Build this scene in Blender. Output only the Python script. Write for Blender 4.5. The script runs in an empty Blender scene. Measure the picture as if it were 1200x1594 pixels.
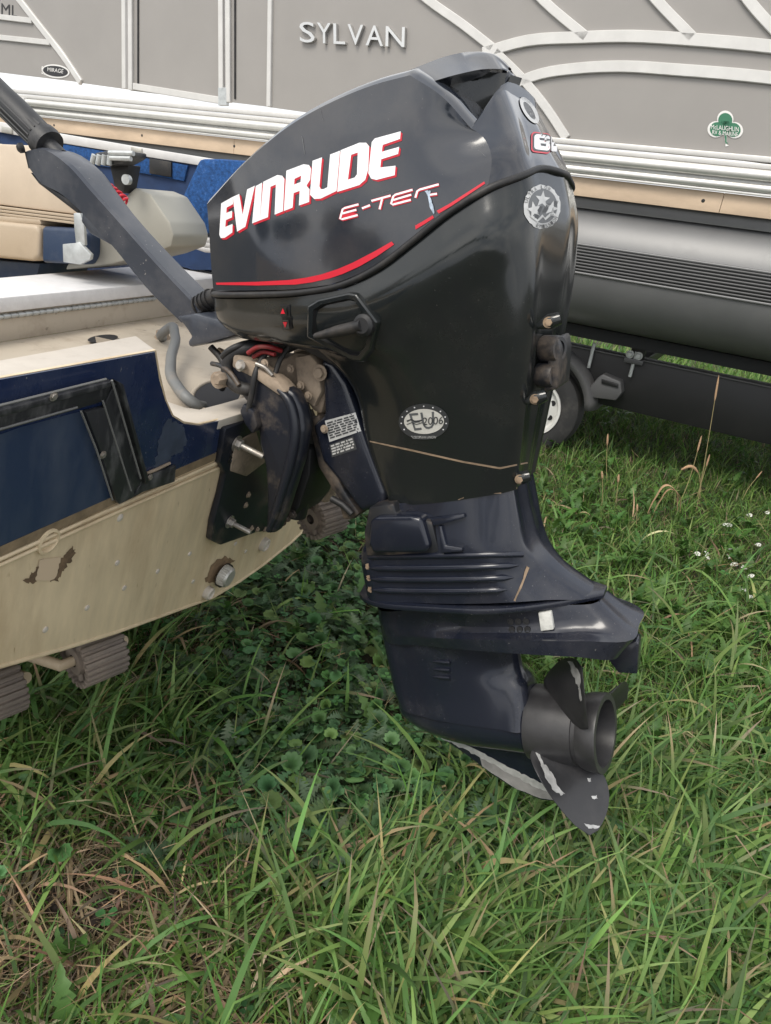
import bpy, bmesh, math, random
import numpy as np
from mathutils import Vector, Matrix
from mathutils.bvhtree import BVHTree
random.seed(7); rng = np.random.default_rng(7)
SC = bpy.context.scene; COL = SC.collection
# ---------------------------------------------------------------- camera
FPX = 1107.0; PITCH = 23.8; ROLL = 7.8; CAM_H = 1.4
_p, _r = math.radians(PITCH), math.radians(ROLL)
_R0 = Vector((1, 0, 0)); _U0 = Vector((0, math.sin(_p), math.cos(_p))); FWD = Vector((0, math.cos(_p), -math.sin(_p)))
CR = _R0*math.cos(_r) + _U0*math.sin(_r); CU = -_R0*math.sin(_r) + _U0*math.cos(_r); CP = Vector((0, 0, CAM_H))
cam = bpy.data.cameras.new('camera'); cam_o = bpy.data.objects.new('camera', cam); COL.objects.link(cam_o)
cam.sensor_fit = 'VERTICAL'; cam.sensor_height = 24; cam.lens = FPX/1594*24; cam.clip_end = 600; cam.clip_start = .02
M = Matrix((CR, CU, -FWD)).transposed().to_4x4(); M.translation = CP; cam_o.matrix_world = M
SC.camera = cam_o
# ---------------------------------------------------------------- light: a bright overcast day
w = bpy.data.worlds.new('World'); SC.world = w; w.use_nodes = True
nt = w.node_tree; nt.nodes.clear(); N = nt.nodes.new; L = nt.links.new
SUN_EL, SUN_AZ = 52, 215
sky = N('ShaderNodeTexSky'); sky.sky_type = 'NISHITA'; sky.sun_disc = False
sky.sun_elevation = math.radians(SUN_EL); sky.sun_rotation = math.radians(SUN_AZ); sky.dust_density = 4; sky.air_density = 1
hs = N('ShaderNodeHueSaturation'); hs.inputs['Saturation'].default_value = .35
tc = N('ShaderNodeTexCoord'); mp = N('ShaderNodeMapping'); mp.inputs['Scale'].default_value = (1, 1, 2.6)
nz = N('ShaderNodeTexNoise'); nz.inputs['Scale'].default_value = 2.1; nz.inputs['Detail'].default_value = 6; nz.inputs['Roughness'].default_value = .55
cr = N('ShaderNodeValToRGB'); cr.color_ramp.elements[0].position = .36; cr.color_ramp.elements[0].color = (5.2, 5.6, 6.3, 1)
cr.color_ramp.elements[1].position = .66; cr.color_ramp.elements[1].color = (12.0, 11.8, 11.4, 1)
mx = N('ShaderNodeMix'); mx.data_type = 'RGBA'; mx.inputs[0].default_value = .72
bg = N('ShaderNodeBackground'); bg.inputs['Strength'].default_value = .105; out = N('ShaderNodeOutputWorld')
L(sky.outputs[0], hs.inputs['Color']); L(tc.outputs['Generated'], mp.inputs[0]); L(mp.outputs[0], nz.inputs['Vector']); L(nz.outputs[0], cr.inputs[0])
L(hs.outputs[0], mx.inputs[6]); L(cr.outputs[0], mx.inputs[7]); L(mx.outputs[2], bg.inputs[0]); L(bg.outputs[0], out.inputs[0])
sun = bpy.data.lights.new('sun', 'SUN'); sun.energy = 1.5; sun.angle = math.radians(25); sun.color = (1, .94, .84)
so = bpy.data.objects.new('sun', sun); COL.objects.link(so)
_e, _a = math.radians(SUN_EL), math.radians(SUN_AZ)
sd = Vector((math.sin(_a)*math.cos(_e), math.cos(_a)*math.cos(_e), math.sin(_e)))   # towards the sun
so.rotation_euler = sd.to_track_quat('Z', 'Y').to_euler()
SC.view_settings.view_transform = 'Standard'; SC.view_settings.look = 'None'; SC.view_settings.exposure = .72; SC.view_settings.gamma = 1
SC.view_settings.use_curve_mapping = False
# ---------------------------------------------------------------- frames: a pixel's ray met with a real plane
def ray(u, v): return CR*(u-600) + CU*(797-v) + FWD*FPX
def hit(u, v, p, n):
    d = ray(u, v); return CP + d*((p-CP).dot(n)/d.dot(n))
def horizon(u):
    return 797 + ((u-600)*CR.z + FPX*FWD.z)/CU.z
UP = Vector((0, 0, 1))
class Frame:
    def __init__(s, o, x, z):
        s.o = o; s.x = x.normalized(); s.z = z.normalized(); s.y = s.z.cross(s.x)
        s.m = Matrix((s.x, s.y, s.z)).transposed().to_4x4(); s.m.translation = o; s.inv = s.m.inverted()
    def px(s, u, v, w=0):             # on the plane y = -w of this frame (w is towards the viewer)
        return s.inv @ hit(u, v, s.o - s.y*w, s.y)
    def pxz(s, u, v, z): return s.inv @ hit(u, v, s.o + s.z*z, s.z)
    def pxx(s, u, v, x): return s.inv @ hit(u, v, s.o + s.x*x, s.x)
    def w(s, p): return s.m @ Vector(p)
T = ray(1058, horizon(1058)).normalized()                       # across the fishing boat, away from us
AFT = T.cross(UP)
TILT = math.radians(7)
_ps = math.radians(6); MX = AFT*math.cos(_ps)-T*math.sin(_ps)              # the motor is steered a little towards us
MO = Frame(CP + ray(750, 950)*(1.38/FPX), MX*math.cos(TILT)+UP*math.sin(TILT), UP*math.cos(TILT)-MX*math.sin(TILT))
BO = Frame(Vector((MO.o.x, MO.o.y, 0)), AFT, UP)                # fishing boat: x aft, y away, z up
_pd = -ray(-1800, horizon(-1800)).normalized()
PO = Frame(Vector((0, 4.5, 0)), _pd, UP)                       # pontoon boat: x to the right, y away, z up
# ---------------------------------------------------------------- object helpers
def link(o, parent=None):
    COL.objects.link(o)
    if parent is not None: o.parent = parent
    return o
def thing(name, label, cat, m=None, group=None):
    o = bpy.data.objects.new(name, None); COL.objects.link(o); o.empty_display_size = .05
    if m is not None: o.matrix_world = m
    return tag(o, label, cat, group)
def tag(o, label=None, cat=None, group=None, kind=None):
    for k, v in (('label', label), ('category', cat), ('group', group), ('kind', kind)):
        if v: o[k] = v
    return o
def mobj(name, me, mat, parent=None, smooth=35):
    if isinstance(mat, (list, tuple)):
        for m_ in mat: me.materials.append(m_)
    elif mat is not None: me.materials.append(mat)
    if smooth is not None and len(me.polygons):
        me.polygons.foreach_set('use_smooth', [True]*len(me.polygons))
        if smooth < 180: me.set_sharp_from_angle(angle=math.radians(smooth))
    o = bpy.data.objects.new(name, me); return link(o, parent)
def bobj(name, bm, mat, parent=None, smooth=35):
    me = bpy.data.meshes.new(name); bmesh.ops.recalc_face_normals(bm, faces=bm.faces); bm.to_mesh(me); bm.free()
    return mobj(name, me, mat, parent, smooth)
def pyobj(name, vs, fs, mat, parent=None, smooth=35, recalc=True):
    me = bpy.data.meshes.new(name); me.from_pydata([tuple(v) for v in vs], [], fs)
    if recalc:
        bm = bmesh.new(); bm.from_mesh(me); bmesh.ops.recalc_face_normals(bm, faces=bm.faces); bm.to_mesh(me); bm.free()
    return mobj(name, me, mat, parent, smooth)
def catmull(pts, n, sharp=()):
    """n points per segment through pts; tangents are one-sided at indices in sharp"""
    P = [Vector(p) for p in pts]; k = len(P); out = []
    if n <= 1: return P
    for i in range(k-1):
        p1, p2 = P[i], P[i+1]; d = (p2-p1)
        def tang(j):
            if j == 0: return P[1]-P[0]
            if j == k-1: return P[-1]-P[-2]
            a, b = P[j]-P[j-1], P[j+1]-P[j]; la, lb = a.length+1e-9, b.length+1e-9
            return (a/la*lb + b/lb*la)/(la+lb)*min(d.length, 1e9)
        t1 = d.copy() if i in sharp else tang(i); t2 = d.copy() if (i+1) in sharp else tang(i+1)
        for t_ in (t1, t2):
            if t_.length > 1e-9: t_ *= d.length/t_.length
        for s in range(n):
            t = s/n; t_2, t_3 = t*t, t*t*t
            out.append(p1*(2*t_3-3*t_2+1) + t1*(t_3-2*t_2+t) + p2*(-2*t_3+3*t_2) + t2*(t_3-t_2))
    out.append(P[-1]); return out
def loft(name, rails, mat, parent, nu=4, nv=4, sharp_u=(), sharp_v=(), mirror=True, cap=(False, False), smooth=30, solid=0):
    """rails: lists of (x,y,z); smooth both ways; mirrored in y"""
    R = [catmull(r, nu, sharp_u) for r in rails]; n = len(R[0])
    cols = [catmull([R[k][i] for k in range(len(R))], nv, sharp_v) for i in range(n)]
    m = len(cols[0]); vs = []; fs = []
    def add(sgn):
        b = len(vs)
        for i in range(n):
            for j in range(m):
                p = cols[i][j]; vs.append((p.x, p.y*sgn, p.z))
        for i in range(n-1):
            for j in range(m-1):
                q = (b+i*m+j, b+(i+1)*m+j, b+(i+1)*m+j+1, b+i*m+j+1); fs.append(q if sgn > 0 else q[::-1])
        for c, j in ((cap[0], 0), (cap[1], m-1)):
            if c and sgn > 0: fs.append([b+i*m+j for i in range(n)])
            if c and sgn < 0: fs.append([b+i*m+j for i in range(n)][::-1])
    add(1)
    if mirror: add(-1)
    bm = bmesh.new(); me = bpy.data.meshes.new(name); me.from_pydata(vs, [], fs); bm.from_mesh(me)
    bmesh.ops.remove_doubles(bm, verts=bm.verts, dist=2e-4)
    bmesh.ops.dissolve_degenerate(bm, edges=bm.edges, dist=1e-5)
    bpy.data.meshes.remove(me)
    return bobj(name, bm, mat, parent, smooth)
def slab_bm(bm, pts, off, bevel=0, seg=2):
    """pts: planar 3D outline; extrude by vector off; bevel the rims"""
    b2 = bmesh.new(); f = b2.faces.new([b2.verts.new(p) for p in pts])
    r = bmesh.ops.extrude_face_region(b2, geom=[f]); ve = [g for g in r['geom'] if isinstance(g, bmesh.types.BMVert)]
    bmesh.ops.translate(b2, verts=ve, vec=off)
    bmesh.ops.recalc_face_normals(b2, faces=b2.faces)
    if bevel: bmesh.ops.bevel(b2, geom=b2.edges[:], offset=bevel, segments=seg, affect='EDGES', profile=.5, clamp_overlap=True)
    me = bpy.data.meshes.new('t'); b2.to_mesh(me); b2.free(); bm.from_mesh(me); bpy.data.meshes.remove(me)
def slab(name, pts, off, mat, parent, bevel=0, seg=2, smooth=35):
    bm = bmesh.new(); slab_bm(bm, pts, off, bevel, seg); return bobj(name, bm, mat, parent, smooth)
def box_bm(bm, c, sx, sy, sz, rot=None, bevel=0):
    b2 = bmesh.new(); bmesh.ops.create_cube(b2, size=1); bmesh.ops.scale(b2, vec=(sx, sy, sz), verts=b2.verts)
    if bevel: bmesh.ops.bevel(b2, geom=b2.edges[:], offset=bevel, segments=2, affect='EDGES', profile=.5)
    m = (rot.to_4x4() if rot is not None else Matrix.Identity(4)); m.translation = Vector(c); bmesh.ops.transform(b2, matrix=m, verts=b2.verts)
    me = bpy.data.meshes.new('t'); b2.to_mesh(me); b2.free(); bm.from_mesh(me); bpy.data.meshes.remove(me)
def tube_bm(bm, pts, rad, n=10, cap=True, up=None, squash=1):
    P = [Vector(p) for p in pts]; k = len(P); R = list(np.interp(np.linspace(0, 1, k), np.linspace(0, 1, len(rad)), rad)) if isinstance(rad, (list, tuple)) else [rad]*k
    rings = []; prev = None
    for i in range(k):
        d = (P[min(i+1, k-1)]-P[max(i-1, 0)]).normalized()
        if prev is None:
            a = up or (Vector((0, 0, 1)) if abs(d.z) < .9 else Vector((1, 0, 0)))
            s = d.cross(a).normalized()
        else: s = (prev - d*prev.dot(d)).normalized()
        prev = s; t = d.cross(s)
        rings.append([bm.verts.new(P[i] + (s*math.cos(2*math.pi*j/n) + t*math.sin(2*math.pi*j/n)*squash)*R[i]) for j in range(n)])
    for i in range(k-1):
        for j in range(n): bm.faces.new((rings[i][j], rings[i][(j+1) % n], rings[i+1][(j+1) % n], rings[i+1][j]))
    if cap: bm.faces.new(rings[0][::-1]); bm.faces.new(rings[-1])
def tube(name, pts, rad, mat, parent, n=12, smooth=50, sub=1, **k):
    bm = bmesh.new(); tube_bm(bm, catmull(pts, sub) if sub > 1 else pts, rad, n, **k); return bobj(name, bm, mat, parent, smooth)
def lathe_bm(bm, o, ax, prof, n=24, ref=None):
    """prof: (distance along axis, radius)"""
    ax = Vector(ax).normalized(); a = ref or (Vector((0, 0, 1)) if abs(ax.z) < .9 else Vector((1, 0, 0)))
    s = ax.cross(a).normalized(); t = ax.cross(s); o = Vector(o); rings = []
    for d, r in prof:
        if r < 1e-6: rings.append([bm.verts.new(o+ax*d)])
        else: rings.append([bm.verts.new(o+ax*d+(s*math.cos(2*math.pi*j/n)+t*math.sin(2*math.pi*j/n))*r) for j in range(n)])
    for A_, B_ in zip(rings, rings[1:]):
        for j in range(n):
            k = (j+1) % n
            if len(A_) == 1 and len(B_) == 1: continue
            if len(A_) == 1: bm.faces.new((A_[0], B_[j], B_[k]))
            elif len(B_) == 1: bm.faces.new((A_[j], A_[k], B_[0]))
            else: bm.faces.new((A_[j], A_[k], B_[k], B_[j]))
def lathe(name, o, ax, prof, mat, parent, n=24, smooth=35):
    bm = bmesh.new(); lathe_bm(bm, o, ax, prof, n); return bobj(name, bm, mat, parent, smooth)
def hexbolt(name, o, ax, r, h, mat, parent, stud=0, rs=None):
    bm = bmesh.new(); ax = Vector(ax).normalized(); o = Vector(o)
    lathe_bm(bm, o, ax, [(0, r*1.5), (h*.2, r*1.5), (h*.2, 0)], 16)
    lathe_bm(bm, o+ax*h*.2, ax, [(0, r), (h*.75, r), (h*.85, r*.86), (h*.85, 0)], 6)
    if stud: lathe_bm(bm, o+ax*h, ax, [(0, rs or r*.55), (stud*.93, rs or r*.55), (stud, (rs or r*.55)*.8), (stud, 0)], 12)
    return bobj(name, bm, mat, parent, 30)
# ---------------------------------------------------------------- decals: outlines laid on the surface they stick to
def bvh_of(objs):
    vs = []; fs = []
    bpy.context.view_layer.update()
    for o in objs:
        b = len(vs); vs += [o.matrix_world @ v.co for v in o.data.vertices]; fs += [[b+i for i in p.vertices] for p in o.data.polygons]
    return BVHTree.FromPolygons(vs, fs)
def drape(name, polys, bvh, mat, parent, off=.0012, cell=9, smooth=60, inv=None):
    """polys: outlines in photo pixels (list of (outer, [holes])); cut fine, cast on the surface, raised by off"""
    inv = inv if inv is not None else parent.matrix_world.inverted(); bm = bmesh.new()
    for outer, holes in polys:
        b = bmesh.new()
        loops = [outer]+list(holes); ed = []
        for lp in loops:
            vv = [b.verts.new((x, y, 0)) for x, y in lp]
            ed += [b.edges.new((vv[i], vv[(i+1) % len(vv)])) for i in range(len(vv))]
        bmesh.ops.triangle_fill(b, use_beauty=True, use_dissolve=False, edges=ed)
        xs = [p[0] for p in outer]; ys = [p[1] for p in outer]
        if cell:
            for ax, lo, hi in ((0, min(xs), max(xs)), (1, min(ys), max(ys))):
                c = math.ceil(lo/cell)*cell
                while c < hi:
                    co = (c, 0, 0) if ax == 0 else (0, c, 0); no = (1, 0, 0) if ax == 0 else (0, 1, 0)
                    bmesh.ops.bisect_plane(b, geom=b.verts[:]+b.edges[:]+b.faces[:], plane_co=co, plane_no=no, dist=1e-4); c += cell
        bad = []
        for v in b.verts:
            d = ray(v.co.x, v.co.y).normalized(); loc, no, _, _ = bvh.ray_cast(CP, d)
            if loc is None: bad.append(v); continue
            if no.dot(d) > 0: no = -no
            v.co = inv @ (loc + no*off)
        if bad: bmesh.ops.delete(b, geom=bad, context='VERTS')
        me = bpy.data.meshes.new('t'); b.to_mesh(me); b.free(); bm.from_mesh(me); bpy.data.meshes.remove(me)
    me = bpy.data.meshes.new(name)
    c = inv @ CP
    for f in bm.faces:
        f.normal_update()
        if f.normal.dot(c - f.calc_center_median()) < 0: f.normal_flip()
    bm.to_mesh(me); bm.free(); return mobj(name, me, mat, parent, smooth)
def text_polys(s, quad, bold=0, space=1.0, italic=0):
    """the outlines of a word, fitted to the photo quad (top-left, top-right, bottom-right, bottom-left)"""
    cu = bpy.data.curves.new('t', 'FONT'); cu.body = s; cu.offset = bold; cu.space_character = space; cu.resolution_u = 3; cu.shear = italic; cu.fill_mode = 'NONE'
    o = bpy.data.objects.new('t', cu); COL.objects.link(o); bpy.context.view_layer.update()
    me = o.evaluated_get(bpy.context.evaluated_depsgraph_get()).to_mesh(); V_ = [v.co.copy() for v in me.vertices]; E_ = [tuple(e.vertices) for e in me.edges]
    o.to_mesh_clear(); bpy.data.objects.remove(o); bpy.data.curves.remove(cu)
    adj = {}
    for a, b in E_: adj.setdefault(a, []).append(b); adj.setdefault(b, []).append(a)
    loops = []; seen = set()
    for st in adj:
        if st in seen: continue
        lp = [st]; seen.add(st); cur = st
        while True:
            nx = [k for k in adj[cur] if k not in seen]
            if not nx: break
            cur = nx[0]; seen.add(cur); lp.append(cur)
        if len(lp) > 2: loops.append([(V_[i].x, V_[i].y) for i in lp])
    x0 = min(p[0] for l in loops for p in l); x1 = max(p[0] for l in loops for p in l); y0 = min(p[1] for l in loops for p in l); y1 = max(p[1] for l in loops for p in l)
    q = [Vector(p) for p in quad]
    def mp_(p):
        s_ = (p[0]-x0)/(x1-x0); t_ = (p[1]-y0)/(y1-y0)
        r = (q[0]*(1-s_)+q[1]*s_)*t_ + (q[3]*(1-s_)+q[2]*s_)*(1-t_); return (r.x, r.y)
    def area(l): return sum(l[i-1][0]*l[i][1]-l[i][0]*l[i-1][1] for i in range(len(l)))/2
    def inside(p, l):
        c = False
        for i in range(len(l)):
            a, b = l[i-1], l[i]
            if (a[1] > p[1]) != (b[1] > p[1]) and p[0] < (b[0]-a[0])*(p[1]-a[1])/(b[1]-a[1])+a[0]: c = not c
        return c
    loops = [[mp_(p) for p in l] for l in loops]; loops.sort(key=lambda l: -abs(area(l))); outs = []
    for l in loops:
        for o_ in outs:
            if inside(l[0], o_[0]): o_[1].append(l); break
        else: outs.append((l, []))
    return outs
def ellipse(cx, cy, rx, ry, ang=0, n=36):
    a = math.radians(ang); r = []
    for i in range(n):
        t = 2*math.pi*i/n; x, y = rx*math.cos(t), ry*math.sin(t); r.append((cx+x*math.cos(a)-y*math.sin(a), cy+x*math.sin(a)+y*math.cos(a)))
    return r
# ---------------------------------------------------------------- materials
def mat(name, col, rough=.5, metal=0, spec=.5, coat=0, var=0, vscale=8, dust=0, dustcol=(.3, .24, .18), dscale=5, dlo=.5, dhi=.75, bump=0, bscale=60, specks=0, speckcol=(.4, .38, .36), sscale=160, rvar=0, streak=None):
    m = bpy.data.materials.new(name); m.use_nodes = True; nt = m.node_tree; b = nt.nodes['Principled BSDF']; N = nt.nodes.new; L = nt.links.new
    b.inputs['Base Color'].default_value = (*col, 1); b.inputs['Roughness'].default_value = rough; b.inputs['Metallic'].default_value = metal
    b.inputs['Specular IOR Level'].default_value = spec; b.inputs['Coat Weight'].default_value = coat; b.inputs['Coat Roughness'].default_value = .06
    tc = N('ShaderNodeTexCoord'); src = tc.outputs['Object']
    if streak:
        mp = N('ShaderNodeMapping'); mp.inputs['Scale'].default_value = streak; L(src, mp.inputs[0]); src = mp.outputs[0]
    cur = None
    def noise(sc, det=5, ro=.6):
        n = N('ShaderNodeTexNoise'); n.inputs['Scale'].default_value = sc; n.inputs['Detail'].default_value = det; n.inputs['Roughness'].default_value = ro; L(src, n.inputs['Vector']); return n
    def ramp(o, lo, hi):
        r = N('ShaderNodeMapRange'); r.inputs['From Min'].default_value = lo; r.inputs['From Max'].default_value = hi; L(o, r.inputs[0]); return r.outputs[0]
    def mix(f, a, c):
        x = N('ShaderNodeMix'); x.data_type = 'RGBA'; L(f, x.inputs[0])
        if isinstance(a, tuple): x.inputs[6].default_value = (*a, 1)
        else: L(a, x.inputs[6])
        if isinstance(c, tuple): x.inputs[7].default_value = (*c, 1)
        else: L(c, x.inputs[7])
        return x.outputs[2]
    cur = tuple(col)
    if var:
        n = noise(vscale); cur = mix(ramp(n.outputs[0], .3, .7), tuple(max(0, c*(1-var)) for c in col), tuple(min(1, c*(1+var)) for c in col))
    fd = None
    if dust:
        n = noise(dscale, 8, .7); r = ramp(n.outputs[0], dlo, dhi); mm = N('ShaderNodeMath'); mm.operation = 'MULTIPLY'; mm.inputs[1].default_value = dust; L(r, mm.inputs[0]); fd = mm.outputs[0]
        cur = mix(fd, cur, tuple(dustcol))
        rr = N('ShaderNodeMapRange'); rr.inputs['To Min'].default_value = rough; rr.inputs['To Max'].default_value = .85; L(fd, rr.inputs[0]); L(rr.outputs[0], b.inputs['Roughness'])
    if rvar and not dust:
        n = noise(11, 6, .65); rr = N('ShaderNodeMapRange'); rr.inputs['From Min'].default_value = .35; rr.inputs['From Max'].default_value = .7
        rr.inputs['To Min'].default_value = rough; rr.inputs['To Max'].default_value = min(1, rough+rvar); L(n.outputs[0], rr.inputs[0]); L(rr.outputs[0], b.inputs['Roughness'])
    if specks:
        n = noise(sscale, 2, .5); r = ramp(n.outputs[0], .74-.06*specks, .80-.06*specks); n2 = noise(6, 3); r2 = ramp(n2.outputs[0], .4, .65)
        mm = N('ShaderNodeMath'); mm.operation = 'MULTIPLY'; L(r, mm.inputs[0]); L(r2, mm.inputs[1]); cur = mix(mm.outputs[0], cur, tuple(speckcol))
    if not isinstance(cur, tuple): L(cur, b.inputs['Base Color'])
    if bump:
        n = noise(bscale, 4, .6); bp = N('ShaderNodeBump'); bp.inputs['Strength'].default_value = bump; bp.inputs['Distance'].default_value = .002; L(n.outputs[0], bp.inputs['Height']); L(bp.outputs[0], b.inputs['Normal'])
    return m
# ================================================================ outboard motor
M_COWL = mat('gloss black cowl paint', (.019, .0225, .031), .09, coat=.5, dust=.13, dscale=3.2, dlo=.45, dhi=.8, specks=.15, sscale=330, speckcol=(.2, .2, .2))
M_SHROUD = mat('satin black cover', (.0125, .0150, .0155), .14, coat=.2, dust=.12, dustcol=(.16, .14, .12), dscale=4, dlo=.45, dhi=.8, rvar=.1, specks=.2, sscale=330, speckcol=(.16, .15, .14))
M_NAVY = mat('dark navy engine paint', (.0095, .0120, .0215), .22, coat=.2, dust=.10, dustcol=(.3, .28, .27), dscale=6, dlo=.5, dhi=.85, specks=.55, sscale=330, speckcol=(.22, .21, .20))
M_DUSTY = mat('dusty black casting', (.014, .015, .018), .4, dust=.75, dustcol=(.27, .20, .14), dscale=7, dlo=.46, dhi=.72)
M_TAN = mat('casting caked with tan dust', (.30, .235, .175), .85, var=.3, vscale=30, dust=.7, dustcol=(.05, .045, .04), dscale=9, dlo=.52, dhi=.7, bump=.4, bscale=120)
M_MUD = mat('dried tan mud', (.25, .18, .12), .95, var=.35, vscale=60, bump=.5, bscale=200)
M_RUB = mat('black rubber', (.012, .012, .013), .55, dust=.25, dustcol=(.2, .17, .14), dscale=14)
M_TILLER = mat('slate tiller paint', (.030, .036, .050), .33, coat=.1, dust=.22, dustcol=(.3, .29, .29), dscale=9, dlo=.45, dhi=.8, specks=.6)
M_TILLD = mat('black tiller plastic', (.015, .016, .019), .5, bump=.2, bscale=300, dust=.25, dustcol=(.25, .24, .23), dscale=12)
M_PROP = mat('satin black propeller paint', (.022, .022, .024), .36, dust=.25, dustcol=(.10, .095, .095), dscale=8, dlo=.45, dhi=.75, bump=.12, bscale=90)
M_BARE = mat('bare scuffed aluminium', (.40, .40, .395), .5, metal=.35, var=.25, vscale=60, bump=.3, bscale=200)
M_SKEGE = mat('worn grey skeg edge', (.20, .195, .19), .55, var=.25, vscale=40, bump=.3, bscale=150)
M_STEEL = mat('weathered steel', (.42, .40, .37), .42, metal=.8, dust=.5, dustcol=(.30, .22, .15), dscale=40, dlo=.45, dhi=.7)
M_ZINC = mat('zinc anode', (.50, .50, .47), .65, var=.2, vscale=90, bump=.4, bscale=250)
M_WHITE = mat('white vinyl', (.78, .78, .80), .35, dust=.25, dustcol=(.5, .48, .46), dscale=14)
M_RED = mat('red vinyl', (.55, .012, .03), .3)
M_SILV = mat('silver sticker foil', (.55, .55, .54), .4, metal=.2, var=.15, vscale=60)
M_DARKV = mat('dark sticker print', (.045, .047, .05), .4)
M_GREYV = mat('grey sticker print', (.11, .115, .12), .4)
M_RECESS = mat('matt black recess', (.008, .008, .009), .5)

M_REDC = mat('grimy red cable', (.20, .012, .015), .5, dust=.5, dustcol=(.15,.1,.08), dscale=30)
motor = thing('outboard_motor', 'big black tiller outboard motor clamped to the blue and cream boat stern', 'outboard motor', MO.m)
def mp3(t): return MO.px(*t)
def rail(pts, df=(-.012, 0), da=(.03, 0)):
    r = [mp3(p) for p in pts]; a, b = r[0], r[-1]
    return [Vector((a.x+df[0], 0, a.z+df[1]))] + r + [Vector((b.x+da[0], 0, b.z+da[1]))]
U0 = rail([(332,452,.13),(400,452,.165),(470,449,.18),(530,438,.188),(585,412,.192),(640,370,.192),(700,323,.19),(760,287,.180),(812,268,0.142),(837,258,.09)], da=(0.013, .002))
U1 = rail([(328,405,.127),(390,385,.16),(455,365,.174),(515,345,.182),(575,322,.185),(633,300,.185),(690,275,.183),(765,245,.174),(809,230,0.131),(822,222,.075)], da=(0.011, 0))
U2 = rail([(325,355,.124),(385,305,.152),(450,262,.162),(515,230,.168),(578,205,.17),(635,188,.170),(690,190,.168),(745,207,.164),(796,182,.105),(812,182,.055)], da=(0.006, 0))
U3 = rail([(322,318,.12),(385,250,.145),(450,196,.15),(520,157,.152),(582,132,.153),(638,117,.156),(690,152,.168),(733,200,.166),(784,140,.085),(798,147,.045)], da=(.0, 0))
U4 = [Vector((p.x, p.y*.93, p.z+.008)) for p in U3]
U5 = [Vector((p.x, p.y*.6, p.z+.014)) for p in U3]
U6 = [Vector((p.x, 0, p.z+.016)) for p in U3]
cowl = loft('cowl', [U0, U1, U2, U3, U4, U5, U6], M_COWL, motor, nu=5, nv=5, sharp_u=(1, 6, 8), sharp_v=(3,), smooth=28)
VB = [mp3(q) for q in [(650,135,.152),(689,122,.142),(728,112,.105),(755,107.5,.065),(782,108,.036),(793,113,.010)]]
VT = [mp3(q) for q in [(608,121,.132),(655,102,.112),(700,86,.075),(738,80.5,.045),(766,86,.025),(791,107,.008)]]
scoop = loft('intake_scoop', [[Vector((q.x, 0, q.z+.004)) for q in VB], [Vector((q.x, q.y*.9, q.z+.002)) for q in VB], VB, VT, [Vector((q.x, q.y*.8, q.z+.002)) for q in VT], [Vector((q.x, 0, q.z+.003)) for q in VT]], M_COWL, motor, nu=5, nv=3, sharp_v=(1, 2, 3), smooth=35)
slab('scoop_keel', [mp3(q) for q in [(783,106,.02),(793,110,.02),(793,119,.02),(781,141,.02),(768,146,.02),(774,124,.02)]], (0, .04, 0), M_COWL, motor, bevel=.004)
bf = [mp3(q) for q in [(655,132,.135),(700,119,.12),(755,109,.055),(783,112,.03),(768,146,.04),(752,172,.07),(737,192,.10),(707,163,.125),(680,146,.135)]]
pyobj('intake_wall', [Vector((q.x, q.y*.75, q.z)) for q in bf]+[Vector((q.x+.02, 0, q.z-.004)) for q in bf], [(i, (i+1) % 9, 9+(i+1) % 9, 9+i) for i in range(9)]+[tuple(range(9))], M_SHROUD, motor)
L0 = rail([(333,464,.127),(400,465,.162),(472,461,.177),(535,449,.185),(592,421,.189),(647,379,.189),(706,333,.187),(765,298,.177),(816,279,0.14),(840,268,.088)], da=(0.013, 0))
L1 = rail([(336,493,.118),(398,497,.16),(470,493,.178),(535,485,.19),(600,462,.198),(655,432,.2),(715,392,.198),(775,355,.186),(824,330,0.144),(849,320,.09)], da=(0.013, 0))
L2 = rail([(350,510,.11),(410,518,.15),(475,522,.165),(540,525,.178),(610,520,.18),(675,495,.182),(735,460,.178),(790,425,.166),(832,395,0.13),(848,385,.085)], da=(0.013, 0))
L3 = rail([(480,535,.10),(520,552,.13),(560,565,.145),(605,575,.153),(655,570,.157),(705,555,.157),(755,535,.153),(800,515,.143),(829,500,0.114),(840,490,.075)], da=(0.011, 0))
L4 = rail([(550,605,.085),(580,625,.105),(615,640,.118),(655,650,.125),(695,650,.128),(735,645,.127),(770,635,.122),(803,622,.113),(822,612,0.086),(825,606,.055)], da=(0.008, 0))
L5 = rail([(572,690,.078),(600,695,.092),(630,702,.1),(665,708,.106),(700,712,.108),(735,712,.107),(765,708,.104),(793,700,.095),(811,692,.075),(816,685,.045)], da=(0.005, 0))
L6 = rail([(608,787,.07),(630,787,.08),(655,785,.086),(685,782,.09),(712,779,.09),(738,775,.089),(763,771,.085),(785,767,.076),(803,762,.06),(807,757,.035)], da=(0.005, 0))
shroud = loft('lower_cover', [L0, L1, L2, L3, L4, L5, L6], M_SHROUD, motor, nu=5, nv=5, sharp_u=(), cap=(False, False), smooth=40)
def seam(a, b): return [(p+q)/2 for p, q in zip(a, b)]
gs = seam(U0, L0); gs = [Vector((p.x, p.y-.0005 if i not in (0, len(gs)-1) else 0, p.z)) for i, p in enumerate(gs)]
gfull = gs + [Vector((p.x, -p.y, p.z)) for p in gs[-2::-1]]
tube('cowl_seal', [p for p in catmull(gfull, 5)], .0050, M_RUB, motor, n=8)
BV = bvh_of([cowl, shroud])
def on(u, v, bv, off=0):
    d = ray(u, v).normalized(); loc, no, _, _ = bv.ray_cast(CP, d)
    if loc is None: return None
    if no.dot(d) > 0: no = -no
    return MO.inv @ (loc + no*off)
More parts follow.
